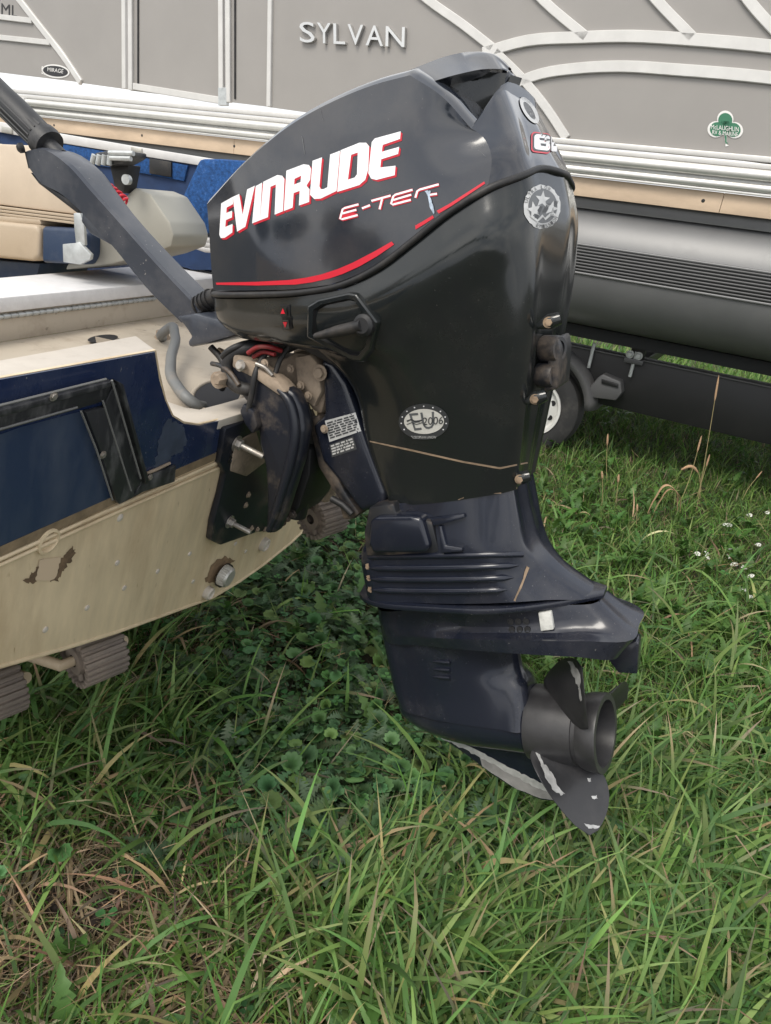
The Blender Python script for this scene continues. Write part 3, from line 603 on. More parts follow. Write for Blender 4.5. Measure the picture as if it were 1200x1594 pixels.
for pl, h_ in (([(-200,688),(0,631),(165,590)], .016), ([(174,592),(180,612),(219,745)], .018), ([(-200,728),(0,668),(120,634)], .010), ([(126,640),(150,700),(175,778)], .012), ([(160,624),(204,764)], .012)):
    tube('frame_edge', [trl(u, v, h_) for u, v in pl], .0016, M_EDGE, boat, n=6)
for u, v in ((83, 617), (160, 708), (233, 743)):
    hexbolt('frame_washer', trl(u, v, .017 if v < 700 else .012), TNl, .0042, .003, M_STEEL, boat)
tube('frame_bead', [trl(u, v, .006) for u, v in ((228,737),(245,730),(264,721))], .0028, M_TAN, boat, n=8)
drape('inner_stain', [([(-60,698),(30,665),(125,640),(150,700),(172,775),(100,806),(0,850),(-60,876)], [])], bvh_of([o for o in boat.children if o.name.startswith('blue_panel')]), mat('sun-faded blue', (.020, .035, .075), .4, dust=.35, dustcol=(.09, .11, .14), dscale=6, dlo=.4, dhi=.7, streak=(3, 3, .8)), boat, .0006, 0, inv=BO.inv)
drape('worn_blue_patch', [(ragged([(244,700),(252,668),(262,652),(280,660),(286,664),(290,690),(282,704),(270,708),(262,722),(240,728)], 2.5, 5, 12), [])], bvh_of([o for o in boat.children if o.name.startswith('blue_panel')]), mat('scuffed grey-blue paint', (.045, .06, .095), .6, var=.3, vscale=30), boat, .0005, 0, inv=BO.inv)
# fittings on the cream part
for u, v in ((187,806),(295,862),(245,889),(193,915),(135,946),(70,980),(382,858),(412,843),(366,846),(300,905),(182,876)):
    lathe('rivet', trl(u, v, 0), TNl, [(0, .0075 if u in (187,) else .0055), (.002, .005), (.0028, .002), (.003, 0)], M_CAP, boat, 12)
lathe('drain_fitting', trl(72, 841, 0), TNl, [(0, .021), (.006, .020), (.007, .016), (.001, .0145), (.001, 0)], M_CREAM, boat, 28)
lathe('bung_fitting', trl(321, 921, 0), TNl, [(0, .0155), (.012, .0155), (.015, .012), (.012, .010), (.012, 0)], M_CAP, boat, 24)
lathe('bung_fitting', trl(409, 846, 0), TNl, [(0, .019), (.012, .018), (.014, .014), (.010, .012), (.010, 0)], M_CAP, boat, 24)
pk = lathe('intake_strainer', trl(346, 894, 0), TNl, [(0, .030), (.010, .030), (.012, .025)], M_RUB, boat, 28)
bm = bmesh.new(); lathe_bm(bm, trl(346, 894, .011), TNl, [(0, .025), (.006, .0245), (.018, .023), (.022, .020), (.0225, 0)], 26); bobj('strainer_core', bm, M_ALU, pk, 30)
for k in range(30):
    a = 2*math.pi*k/30; s_ = TNl.cross(RVl); o_ = trl(346, 894, .011)+(RVl*math.cos(a)+s_*math.sin(a))*.0245
    tube('strainer_bar', [o_, o_+TNl*.018-(RVl*math.cos(a)+s_*math.sin(a))*.001], .0014, M_ALU, pk, n=5)
BT = bvh_of([o for o in boat.children if o.name.startswith('transom')])
drape('rust_smear', [(ragged([(318,905),(330,876),(350,866),(366,872),(352,880),(338,890),(332,908)], 1.6, 7, 2), [])], BT, mat('brown sealant smear', (.20, .13, .075), .8, var=.3, vscale=60), boat, .0008, 0, inv=BO.inv)
drape('peeled_patch', [(ragged([(36,905),(52,890),(62,872),(98,868),(112,850),(118,862),(100,884),(90,906),(80,904),(66,896),(50,908)], 2.2, 7, 4), [])], BT, mat('old glue', (.13, .085, .05), .8, var=.4, vscale=70), boat, .0006, 0, inv=BO.inv)
drape('paper_scrap', [(ragged([(60,872),(96,866),(90,882),(84,902),(54,904),(58,886)], 1.5, 4, 7), [])], BT, mat('torn beige label', (.55, .43, .30), .8), boat, .0014, 0, inv=BO.inv)
# hull bottom under the transom edge
bot = [(-260,1118),(-100,1068),(0,1037),(100,1009),(180,984),(255,957),(330,930),(372,905),(408,880),(452,845),(510,790),(552,735)]
pb = [trl(u, v, -.002) for u, v in bot]; fwv = Vector((-1.6, 0, .02))
pyobj('hull_bottom', pb+[p+fwv for p in pb], [(i, i+1, len(pb)+i+1, len(pb)+i) for i in range(len(pb)-1)], M_CREAM, boat, smooth=60)
pyobj('hull_side', [trl(-260, 1118, -.002), trl(-258, 800, -.002), trl(-258, 638, -.002)]+[trl(u_, v_, -.002)+fwv+Vector((0, -.05, 0)) for u_, v_ in ((-260, 1118), (-258, 800), (-258, 638))], [(0, 1, 4, 3), (1, 2, 5, 4)], [M_CREAM], boat, smooth=None)
tube('keel_lip', [trl(u, v, .0) for u, v in bot], .004, M_CREAM, boat, n=8)
# caps and splash well
zt = trl(243, 545).z; zn = trl(335, 655).z; zf_ = zn-.012
def hz(u, v, z): return BO.inv @ hit(u, v, Vector((0, 0, z)), UP)
cap = [hz(u, v, zt) for u, v in [(-260,612),(0,560),(212,522),(244,545),(0,589),(-260,638)]]
slab('transom_cap', cap, -RVl*.03, M_CAP, boat, bevel=.003)
lip = [hz(u, v, zn) for u, v in [(259,624),(268,646),(288,658),(312,661),(346,653),(384,641),(440,618),(430,600),(384,617),(345,628),(310,637),(288,634)]]
slab('notch_lip', lip, -RVl*.02, M_CAP, boat, bevel=.002)
nj = [(243,545),(248,575),(253,598),(259,622),(268,645)]
pyobj('notch_side', [trl(u, v, -.001) for u, v in nj]+[trl(u, v, 0)+Vector((-.11, .0, 0)) for u, v in nj], [(i, i+1, 6+i, 5+i) for i in range(4)], M_CAP, boat, smooth=60)
flo = [hz(u, v, zf_) for u, v in [(-260,575),(0,533),(273,490),(420,470),(520,520),(440,600),(300,648),(262,642)]]+[trl(243, 560, -.03)*1.0]
flo[-1].z = zf_; flo.append(hz(-260, 660, zf_))
fb = bmesh.new(); vv = [fb.verts.new(p) for p in flo]; fb.faces.new(vv); bobj('splash_well_floor', fb, M_SPLASH, boat)
hp = [hz(u, v, zf_+.002) for u, v in ellipse(338, 616, 40, 24, -8, 22)]
fb = bmesh.new(); fb.faces.new([fb.verts.new(p) for p in hp]); bobj('rigging_hole', fb, M_HOLE, boat)
tube('hole_rim', hp+[hp[0]], .005, M_SPLASH, boat, n=8)
hp2 = [hz(u, v, zf_+.006) for u, v in ellipse(160, 527, 24, 6, -6, 18)]
fb = bmesh.new(); fb.faces.new([fb.verts.new(p) for p in hp2]); bobj('drain_hole', fb, M_HOLE, boat)
hs_ = [hz(253,527,zf_+.0)+Vector((0, 0, .0)), hz(256,516,zf_+.04), hz(266,509,zf_+.055), hz(272,520,zf_+.05), hz(266,560,zf_+.035), hz(276,602,zf_+.03), hz(296,624,zf_+.02), hz(318,634,zf_-.01)]
ho = tube('drain_hose', hs_, .0115, M_HOSE, boat, n=16, sub=6)
lathe('hose_collar', hs_[0], (0, 0, 1), [(-.005, .020), (.006, .020), (.006, .017), (.02, .017), (.02, .012)], M_TAN, boat, 20)
# rear deck hatch: riser, hinge and lid
e0, e1 = hz(0, 533, zf_), hz(273, 490, zf_); ev = (e1-e0); ev.z = 0; ev.normalize(); fn = Vector((ev.y, -ev.x, 0)); fn = fn if fn.x > 0 else -fn
RF = Frame(BO.w(e0), BO.m.to_3x3() @ fn, UP)                   # x = out of the riser (aft)
def rf(u, v, off=0): return BO.inv @ hit(u, v, RF.o+RF.x*off, RF.x)
slab('deck_riser', [rf(u, v) for u, v in [(-260,615),(-260,530),(0,486),(245,452),(330,440),(330,482),(273,490),(0,533)]], -fn*.02, M_SPLASH, boat, bevel=.002)
zl = rf(100, 452).z; zh = rf(100, 473).z
front = [rf(u, 0, 0) for u in (0,)]
def at_riser(u, z):                                             # point of the riser plane at pixel column u and height z
    lo, hi = -400.0, 1200.0
    for _ in range(50):
        m_ = (lo+hi)/2
        if rf(u, m_).z > z: lo = m_
        else: hi = m_
    return rf(u, m_)
A0, A1 = at_riser(-200, zl), at_riser(332, zl)
far = [hz(330, 404, zl), hz(0, 432, zl), hz(-200, 450, zl)]
slab('hatch_lid', [A0+fn*.015, A1+fn*.015]+far, (0, 0, -.034), M_LID, boat, bevel=.004)
h0, h1 = at_riser(-200, zh-.012)+fn*.004, at_riser(240, zh-.012)+fn*.004
hg = tube('hinge', [h0, h1], .005, M_GALV, boat, n=10)
for k in range(40):
    p = h0.lerp(h1, (k+.5)/40); tube('hinge_knuckle', [p-ev*.007, p+ev*.007], .0066, M_GALV, hg, n=8)
# cockpit seen over the hatch: floor, far side, gunwale
YS = .95
SBF = Frame(BO.w(Vector((0, YS, 0))), AFT, UP)
def sb(u, v, w_=0): return BO.inv @ SBF.w(SBF.px(u, v, w_))
slab('gunwale', [sb(u, v) for u, v in [(-120,167),(0,190),(72,204),(200,226),(312,244),(420,262),(420,276),(300,256),(72,219),(0,206),(-120,184)]], (0, .06, 0), mat('white gunwale paint', (.58, .575, .57), .45, var=.08, vscale=20), boat, bevel=.003)
slab('inner_side', [sb(u, v, -.012) for u, v in [(-120,183),(0,205),(300,256),(420,276),(420,420),(300,420),(0,330),(-120,300)]], (0, .02, 0), M_CARPD, boat)
slab('side_carpet', [sb(u, v, -.004) for u, v in [(40,214),(150,233),(292,257),(286,282),(180,262),(60,244)]], (0, .008, 0), M_CARPET, boat, bevel=.002)
slab('side_pocket', [sb(u, v, .004) for u, v in [(232,246),(266,252),(266,276),(232,270)]], (0, .012, 0), M_RUB, boat, bevel=.002)
slab('rod_latch', [sb(u, v, .006) for u, v in [(2,196),(18,199),(18,209),(2,206)]], (0, .012, 0), M_ALU, boat, bevel=.002)
slab('rod_latch', [sb(u, v, .006) for u, v in [(203,228),(220,231),(220,239),(204,236)]], (0, .012, 0), M_ALU, boat, bevel=.002)
slab('outer_hull_side', [sb(u, v, -.07) for u, v in [(-120,183),(0,205),(300,256),(560,300)]]+[sb(560, 300, -.07)+Vector((0, 0, -.45)), sb(-120, 183, -.07)+Vector((0, 0, -.45))], (0, .012, 0), M_BLUE, boat)
zfl = zl-.20
cf = [hz(u, v, zfl) for u, v in [(-200,450),(-200,330),(60,330),(420,330),(420,470),(330,470)]]
fb = bmesh.new(); fb.faces.new([fb.verts.new(p) for p in cf]); bobj('cockpit_floor', fb, M_ALU, boat)
# carpeted corner deck
zc = zl-.02
CFr = Frame(BO.w(Vector((0, .72, 0))), AFT, UP)
def cfp(u, v, w_=0): return BO.inv @ CFr.w(CFr.px(u, v, w_))
def cfs(name, pts, m, bev, w0=0, dep=.12): return slab(name, [cfp(u, v, w0) for u, v in pts], (0, dep, 0), m, boat, bevel=bev)
cfs('carpet_box', [(309,247),(340,247),(420,252),(420,372),(318,364),(268,346),(286,298)], M_CARPET, .012)
for k in range(3): cfs('box_edge', [(272,351+9*k),(318,369+8*k),(420,378+8*k),(420,386+8*k),(318,377+8*k),(272,359+9*k)], M_LID, .004, -.01, .1)
# things lying and standing in the cockpit
def up_at(p): return p
MB_ = Matrix.Identity(4)
VF = Frame(BO.w(Vector((0, .42, 0))), AFT, UP)
def vf(u, v, w_=0): return VF.px(u, v, w_)
box = thing('storage_locker', 'cream locker panel with plywood edges inside the boat behind the tiller', 'locker', VF.m)
slab('panel', [vf(u, v, -.01) for u, v in [(-80,212),(0,224),(44,226),(70,245),(128,324),(125,335),(0,319),(-80,308)]], (0, .05, 0), mat('cream panel paint', (.55, .46, .36), .5, var=.06, vscale=6, dust=.2, dustcol=(.3, .24, .18), dscale=9), box, bevel=.006)
for k in range(3): slab('plywood_edge', [vf(u, v+5*k, .0) for u, v in [(-60,312),(0,321),(122,336),(122,340),(0,325),(-60,316)]], (0, .3, 0), M_VINYL, box, bevel=.001)
seat = thing('seat_cushion', 'beige and navy vinyl seat below the cream panel inside the boat', 'cushion', VF.m)
slab('cushion', [vf(u, v, .02) for u, v in [(-70,338),(0,345),(56,350),(62,362),(60,398),(52,407),(0,402),(-70,396)]], (0, .28, 0), M_VINYL, seat, bevel=.018, seg=4)
slab('cushion_end', [vf(u, v, .018) for u, v in [(64,352),(132,356),(140,366),(140,398),(132,412),(64,409)]], (0, .28, 0), M_VBLUE, seat, bevel=.014, seg=4)
slab('back_cushion', [vf(u, v, .0) for u, v in [(-70,330),(62,340),(64,350),(-70,340)]], (0, .2, 0), M_VINYL, seat, bevel=.004)
slab('seat_base', [vf(u, v, -.03) for u, v in [(-70,400),(62,410),(56,436),(-70,440)]], (0, .2, 0), M_VBLUE, seat, bevel=.004)
plate = thing('metal_bracket', 'bent galvanised plate bracket hanging at the navy end of the seat', 'bracket', VF.m)
slab('plate', [vf(u, v, .06) for u, v in [(97,380),(118,378),(122,376),(141,396),(140,404),(124,412),(98,408)]], (0, .012, 0), M_GALV, plate, bevel=.002)
slab('strap', [vf(u, v, .055) for u, v in [(114,332),(124,330),(130,350),(132,382),(118,382),(115,352)]], (0, .010, 0), M_GALV, plate, bevel=.002)
con = thing('aluminium_console', 'grey aluminium seat base standing on the boat floor left of the cowl', 'console', VF.m)
slab('body', [vf(u, v, -.02) for u, v in [(150,330),(195,305),(210,292),(234,302),(264,346),(270,366),(266,384),(235,396),(170,412),(100,420)]], (0, .16, 0), mat('grey-beige aluminium', (.34, .33, .29), .5, metal=.3, dust=.3, dustcol=(.25, .22, .18), dscale=8), con, bevel=.006, seg=2)
ped = thing('foot_pedal', 'grey ridged foot pedal on a dark post beside the aluminium seat base', 'pedal', VF.m)
slab('post', [vf(u, v, .0) for u, v in [(170,258),(200,256),(192,300),(180,300)]], (0, .05, 0), M_RUB, ped, bevel=.004)
slab('tread', [vf(u, v, .03) for u, v in [(146,238),(170,234),(209,236),(208,245),(188,256),(160,258),(144,254)]], (0, .05, 0), M_BLACKF, ped, bevel=.005)
for k in range(4): tube('tread_rib', [vf(147+8*k, 241+.3*k, .034), vf(143+9*k, 256+.3*k, .034)], .007, M_GALV, ped, n=10)
tube('tread_bar', [vf(170, 238, .034), vf(208, 239, .034)], .006, M_GALV, ped, n=8)
tube('tread_bar', [vf(172, 246, .036), vf(204, 247, .036)], .006, M_GALV, ped, n=8)
lathe('hinge_nut', vf(200, 280, .02), (0, -1, 0), [(0, .012), (.012, .012), (.012, 0)], M_GALV, ped, 16)
# coiled red lanyard over the tiller
LF = Frame(MO.o, MO.x, MO.z); pts = []
a_, b_ = MO.px(150, 278, -.05), MO.px(197, 316, -.045); d_ = (b_-a_).normalized(); s_ = d_.cross(Vector((0, 1, 0))); 
for i in range(7*14+1):
    t_ = i/(7*14); an = 2*math.pi*i/14; pts.append(a_.lerp(b_, t_)+s_*math.cos(an)*.010+Vector((0, 1, 0))*math.sin(an)*.010)
lan = tag(tube('kill_switch_lanyard', pts, .0028, M_RED, None, n=6), 'red coiled lanyard hanging by the tiller arm', 'lanyard'); lan.matrix_world = MO.m
tube('cord', [MO.px(104, 312, .02), MO.px(118, 322, .02), MO.px(124, 328, .02)], .003, M_RED, lan, n=6)
gh = tube('green_hose', [BO.inv @ hit(u, v, BO.w(Vector((0, 0, zl+.01))), UP) for u, v in [(262,388),(280,389),(298,393),(312,402)]], .012, mat('bright green hose', (.03, .55, .10), .4), None, n=12, sub=5); gh.matrix_world = BO.m
tag(gh, 'bright green hose lying on the boat deck beside the cowl', 'hose')
# ---- the boat's own trailer: keel rollers on a shaft
M_ROLL = mat('dusty ribbed roller rubber', (.15, .125, .105), .85, dust=.7, dustcol=(.30, .235, .18), dscale=12, dlo=.45, dhi=.7)
M_SHAFT = mat('painted tan shaft', (.45, .36, .25), .6, dust=.5, dustcol=(.25, .16, .09), dscale=14)
tra = thing('boat_trailer', 'trailer with ribbed rubber rollers under the cream fishing boat', 'boat trailer', BO.m)
def roller(u, v, dep, r, ln, ax):
    c = BO.inv @ (CP+ray(u, v)*(dep/FPX)); ax = Vector(ax).normalized()
    ro = bpy.data.objects.new('roller', None); link(ro, tra); ro.location = c
    lathe('core', (0, 0, 0), ax, [(-ln/2, .012), (-ln/2, r*.55), (-ln/2+.012, r*.6), (-ln/2+.012, r*.86), (-ln/2, r*.93), (-ln/2+.004, r), (ln/2-.004, r), (ln/2, r*.93), (ln/2-.012, r*.86), (ln/2-.012, r*.6), (ln/2, r*.55), (ln/2, .012)], M_ROLL, ro, 40)
    s_ = ax.cross(UP).normalized(); t_ = ax.cross(s_); first = None
    for k in range(22):
        a = 2*math.pi*k/22; rot = Matrix((ax, (s_*math.cos(a)+t_*math.sin(a)), (-s_*math.sin(a)+t_*math.cos(a)))).transposed()
        if first is None:
            bm = bmesh.new(); box_bm(bm, (0, 0, 0), ln, .012, r*.17, bevel=.002); first = bobj('tread_rib', bm, M_ROLL, ro, 40); o_ = first
        else: o_ = first.copy(); link(o_, ro)
        m_ = rot.to_4x4(); m_.translation = (s_*math.cos(a)+t_*math.sin(a))*r; o_.matrix_local = m_
    for k in range(5):
        a = 2*math.pi*k/5; d_ = s_*math.cos(a)+t_*math.sin(a); tube('spoke', [-ax*(ln/2-.01)+d_*.02, -ax*(ln/2-.01)+d_*r*.85], .007, M_ROLL, ro, n=6)
    return c, ro
axr = Vector((.35, .94, .0))
rc, r1 = roller(147, 1016, 1.36, .050, .085, axr)
c2, r2 = roller(-12, 1076, 1.30, .049, .088, axr)
c3, r3 = roller(503, 802, 1.72, .046, .085, axr)
tube('roller_shaft', [rc-axr*.075+Vector((-.12, 0, .0)), rc-axr*.065, rc+axr*.02], [.011, .011, .008], M_SHAFT, tra, n=14)
tube('roller_shaft', [c2-axr*.1, c2], .009, M_SHAFT, tra, n=12)
for c_ in (rc, c2, c3): tube('roller_arm', [c_+axr*.06, c_+axr*.07+Vector((-.35, .05, -.10))], .012, M_SHAFT, tra, n=10)
slab('trailer_beam', [Vector((-.5, -.9, c2.z-.20)), Vector((-.42, -.9, c2.z-.20)), Vector((-.42, .9, c2.z-.20)), Vector((-.5, .9, c2.z-.20))], (0, 0, .08), M_SHAFT, tra, bevel=.004) if False else None
tube('trailer_rail', [Vector((-2.2, c_y, rc.z-.16)) + Vector((.0, 0, 0)) if False else Vector((-2.2, rc.y+.12, rc.z-.15)) for c_y in (0,)]+[Vector((rc.x-.30, rc.y+.12, rc.z-.15))], .03, M_SHAFT, tra, n=12)
print('zt', zt, 'zn', zn, 'zl', zl, 'gun', sb(200, 226), 'transomhull', trl(180, 984), trl(-100, 1068), trl(510, 790), 'roller', rc, c2, c3)
# ================================================================ pontoon boat and its trailer
M_PANEL = mat('warm grey fence panel', (.275, .260, .245), .33, var=.05, vscale=2.5, rvar=.12, coat=.1)
M_RAILA = mat('white-silver rail', (.58, .57, .55), .36, metal=.2, var=.06, vscale=10)
M_RUBR = mat('silver rub rail', (.66, .655, .63), .34, metal=.45, var=.08, vscale=8)
M_PLY = mat('tan deck edge', (.56, .43, .31), .6, var=.16, vscale=3, dust=.4, dustcol=(.40, .30, .21), dscale=5, streak=(1, 1, 3))
M_TUBE = mat('dark grey pontoon paint', (.135, .137, .140), .38, metal=.1, var=.1, vscale=3, dust=.2, dustcol=(.16, .15, .14), dscale=3)
M_STR = mat('ribbed black strake', (.040, .041, .043), .42)
M_FRAME = mat('black trailer steel', (.009, .009, .010), .45, dust=.08, dustcol=(.06, .055, .05), dscale=6)
M_BUNK = mat('bunk carpet', (.018, .019, .020), .95, bump=.6, bscale=200)
M_FEND = mat('grey plastic fender', (.080, .080, .082), .45, dust=.35, dustcol=(.22, .2, .18), dscale=5)
M_TYRE = mat('dusty tyre rubber', (.022, .022, .023), .75, dust=.35, dustcol=(.13, .12, .11), dscale=8)
M_RIMP = mat('white wheel paint', (.62, .62, .60), .4, dust=.25, dustcol=(.3, .26, .22), dscale=14)
M_CHROME = mat('polished letter metal', (.62, .62, .61), .28, metal=.9)
pon = thing('pontoon_boat', 'long grey pontoon boat with silver rails parked behind the outboard motor', 'pontoon boat', PO.m)
def po(u, v, w_=0): return PO.px(u, v, w_)
def strip(name, path, wid, dep=.03, w_=.018, m=M_RAILA, bev=.003, n=4):
    P = [po(u, v, w_) for u, v in path]; P = catmull(P, n) if len(P) > 2 else P
    k = len(P); up_ = []; dn = []
    for i in range(k):
        d = (P[min(i+1, k-1)]-P[max(i-1, 0)]).normalized(); nn = Vector((-d.z, 0, d.x)); up_.append(P[i]+nn*wid/2); dn.append(P[i]-nn*wid/2)
    return slab(name, up_+dn[::-1], (0, dep, 0), m, pon, bevel=bev, seg=1)
def panel(pts):
    s_ = slab('fence_panel', [po(u, v, 0) for u, v in pts], (0, .006, 0), M_PANEL, pon); return s_
zb = po(200, 138).z
panel([(-300,-60),(0,-60),(24,-60),(28,0),(62,42),(98,88),(124,128),(-300,76)])
panel([(26,-60),(194,-60),(197,139),(125,129),(98,88),(62,42),(28,0)])
panel([(203,-60),(344,-60),(343,158),(203,141)])
panel([(350,-60),(418,-60),(416,166),(350,158)])
panel([(422,-60),(600,-60),(665,-1),(720,38),(768,76),(770,84),(815,126),(880,216),(640,198),(420,167)])
panel([(602,-60),(800,-60),(845,-1),(908,55),(880,58),(820,64),(770,76),(720,38),(665,-1)])
panel([(802,-60),(980,-60),(1022,0),(1077,58),(980,56),(910,56),(845,-1)])
panel([(982,-60),(1120,-60),(1165,0),(1201,42),(1260,60),(1260,84),(1200,72),(1079,62),(1022,0)])
panel([(1122,-60),(1400,-60),(1400,100),(1260,60),(1201,42),(1165,0)])
panel([(770,78),(820,66),(900,60),(980,58),(1075,63),(1200,74),(1400,104),(1400,152),(1200,120),(1050,109),(970,104),(900,107),(840,116),(815,124)])
panel([(815,127),(840,118),(900,109),(970,106),(1050,111),(1200,123),(1400,155),(1400,285),(1200,256),(882,216)])
strip('curved_rail', [(26,-4),(60,40),(96,86),(124,128)], .045)
for a, b in (((-60, 19), (48, 32)), ((-60, 52), (76, 66))): strip('cross_rail', [a, b], .035)
for x in ((192, 138), (202, 140), (343, 156), (354, 159)): strip('post', [(x[0]-1, -60), (x[0], x[1])], .036)
strip('post', [(420, -60), (417, 166)], .03)
for x in ((214, 141), (365, 160)): strip('dark_post_strip', [(x[0], -60), (x[0], x[1]-6)], .014, .01, .008, M_RUB)  # thin dark strip set right of each post pair
strip('door_rail', [(206, 134), (341, 156)], .04)
strip('door_foot', [(339, 150), (352, 150)], .10, .03, .02, M_GALV)
for p_ in ([(600,-60),(665,-1),(720,38),(766,74)], [(770,80),(815,125),(850,168),(881,215)], [(800,-50),(845,0),(912,57)], [(985,-45),(1022,0),(1078,58)], [(1130,-55),(1165,0),(1202,42),(1250,90)]): strip('curved_rail', p_, .043)
strip('arched_rail', [(750,82),(820,63),(900,58),(980,56),(1075,61),(1200,72),(1400,102)], .052)
strip('arched_rail', [(785,136),(840,115),(900,106),(970,103),(1050,108),(1200,121),(1400,152)], .050)
def zrun(name, z0, z1, y0, y1, m, bev, x0=-4.2, x1=4.2):
    bm = bmesh.new(); box_bm(bm, ((x0+x1)/2, (y0+y1)/2, (z0+z1)/2), x1-x0, abs(y1-y0), abs(z1-z0), bevel=bev); return bobj(name, bm, m, pon)
zA = po(1000, 229).z
def zz(v, u=1000): return po(u, v).z
for a, b in ((227, 236), (238, 246)): zrun('base_rail', zz(a), zz(b), -.03, .01, M_RAILA, .004)
rr = (zz(247)-zz(264))/2
tube('rub_rail', [Vector((-4.2, -.028, (zz(247)+zz(264))/2)), Vector((4.2, -.028, (zz(247)+zz(264))/2))], rr, M_RUBR, pon, n=24)
rr2 = (zz(268)-zz(281))/2
tube('rub_rail', [Vector((-4.2, -.02, (zz(268)+zz(281))/2)), Vector((4.2, -.02, (zz(268)+zz(281))/2))], rr2, M_RUBR, pon, n=20)
zrun('rail_web', zz(250), zz(283), -.005, .02, M_RUBR, .001)
zrun('rail_lip', zz(282), zz(285), -.03, .01, M_RUBR, .001)
zrun('rail_joint', zz(246), zz(266), -.030-rr, -.01, M_RAILA, .003, po(14, 140).x, po(46, 140).x)
zd0, zd1 = zz(286), zz(317)
xs_ = [-4.2, po(365, 200).x, po(1128, 300).x, 4.2]
for a, b in zip(xs_, xs_[1:]): zrun('deck_edge', zd0, zd1, 0, .03, M_PLY, .002, a+.001, b-.001)
for u in (90, 222, 362, 1098, 890): lathe('deck_screw', Vector((po(u, 300).x, 0, (zd0+zd1)/2)), (0, -1, 0), [(0, .009), (.002, .006), (.002, 0)], M_RUB, pon, 10)
zrun('deck', zd0-.005, zd1+.02, .031, 2.4, M_PLY, .002)
zrun('cross_beam', zd1+.0, zd1-.055, .05, 2.4, M_TUBE, .002)
# pontoon log
yc = .30; zt_ = po(1000, 312, -yc).z; zb_ = po(1000, 523, -yc).z; RR = (zt_-zb_)/2; zc_ = (zt_+zb_)/2
tube('pontoon_log', [Vector((-4.4, yc, zc_)), Vector((4.4, yc, zc_))], RR, M_TUBE, pon, n=64)
tube('pontoon_log', [Vector((-4.4, yc+1.75, zc_)), Vector((4.4, yc+1.75, zc_))], RR, M_TUBE, pon, n=40)
def ang(v):                                                    # where the photo's row meets the log
    d = ray(1000, v); o_ = PO.inv @ CP; dl = PO.inv.to_3x3() @ d
    a = dl.y**2+dl.z**2; b = 2*((o_.y-yc)*dl.y+(o_.z-zc_)*dl.z); c = (o_.y-yc)**2+(o_.z-zc_)**2-RR*RR; t_ = (-b-math.sqrt(max(0, b*b-4*a*c)))/(2*a)
    p = o_+dl*t_; return math.atan2(p.z-zc_, -(p.y-yc))
a0, a1 = ang(395), ang(441)
for k in range(10):
    a = a0+(a1-a0)*k/9; p = Vector((0, yc-math.cos(a)*(RR+.002), zc_+math.sin(a)*(RR+.002)))
    tube('strake_rib', [p+Vector((-4.4, 0, 0)), p+Vector((4.4, 0, 0))], .0075, M_STR if k not in (0, 9) else M_TUBE, pon, n=8)
# writing on the side
def text3d(name, s, quad, m, w_, ext, bold=0, par=pon, space=1.0, fr=PO):
    polys = text_polys(s, quad, bold, space); bm = bmesh.new()
    for outer, holes in polys:
        b = bmesh.new(); ed = []
        for lp in [outer]+holes:
            vv = [b.verts.new(fr.px(x, y, w_)) for x, y in lp]; ed += [b.edges.new((vv[i], vv[(i+1) % len(vv)])) for i in range(len(vv))]
        bmesh.ops.triangle_fill(b, use_beauty=True, edges=ed, use_dissolve=False)
        r = bmesh.ops.extrude_face_region(b, geom=b.faces[:]); bmesh.ops.translate(b, verts=[g for g in r['geom'] if isinstance(g, bmesh.types.BMVert)], vec=(0, -ext, 0))
        me = bpy.data.meshes.new('t'); b.to_mesh(me); b.free(); bm.from_mesh(me); bpy.data.meshes.remove(me)
    return bobj(name, bm, m, par, 30)
QS = [(469,35),(637,44),(636,75),(470,67)]
WL = [0, .163, .315, .447, .615, .80, 1.0]
for k, ch in enumerate('SYLVAN'):
    a, b = WL[k], WL[k+1]-.024
    def q_(t, top): 
        p, r = (Vector(QS[0]), Vector(QS[1])) if top else (Vector(QS[3]), Vector(QS[2])); return tuple(p.lerp(r, t))
    text3d('letter', ch, [q_(a, 1), q_(b, 1), q_(b, 0), q_(a, 0)], M_CHROME, .002, .022, .012)
text3d('hull_number', 'S ML', [(-14,2),(27,9),(27,27),(-14,20)], mat('black number vinyl', (.02, .02, .022), .5), .0012, .001, .02)
bvp = bvh_of([o for o in pon.children if o.name.startswith('fence_panel')])
M_BADGE = mat('black badge', (.02, .02, .022), .4); M_BW = mat('white badge print', (.72, .71, .69), .5); M_GRN = mat('green sticker', (.03, .16, .085), .45)
drape('badge_rim', [(ellipse(87, 111, 22, 10.5, 7, 32), [])], bvp, M_BW, pon, .003, 0)
drape('badge', [(ellipse(87, 111, 19.5, 8.2, 7, 32), [])], bvp, M_BADGE, pon, .0045, 0)
drape('badge_text', text_polys('MIRAGE', [(75,105),(100,108),(99,114.5),(75,111)], .01), bvp, M_BW, pon, .006, 0)
drape('badge_text', text_polys('SE', [(65,103),(71,104),(71,117),(65,115)], .02), bvp, M_BW, pon, .003, 0)
def clover(cx, cy, s, a0=0):
    P_ = []
    for k, (dx, dy, r, an) in enumerate(((0, -.62, .5, -90), (.62, .12, .5, 10), (-.62, .06, .5, 170))):
        P_.append(([(cx+s*x, cy+s*y) for x, y in ellipse(dx*.92, dy*.92, .52, .50, an, 20)], []))
    P_.append(([(cx-.28*s, cy-.5*s), (cx+.28*s, cy-.5*s), (cx+.5*s, cy+.4*s), (cx-.5*s, cy+.4*s)], []))
    P_.append(([(cx-.08*s, cy+.3*s), (cx+.10*s, cy+.3*s), (cx+.10*s, cy+.98*s), (cx+.22*s, cy+1.05*s), (cx+.02*s, cy+1.1*s)], []))
    return P_
drape('sticker_border', clover(1129, 200, 25.5), bvp, M_BW, pon, .003, 0)
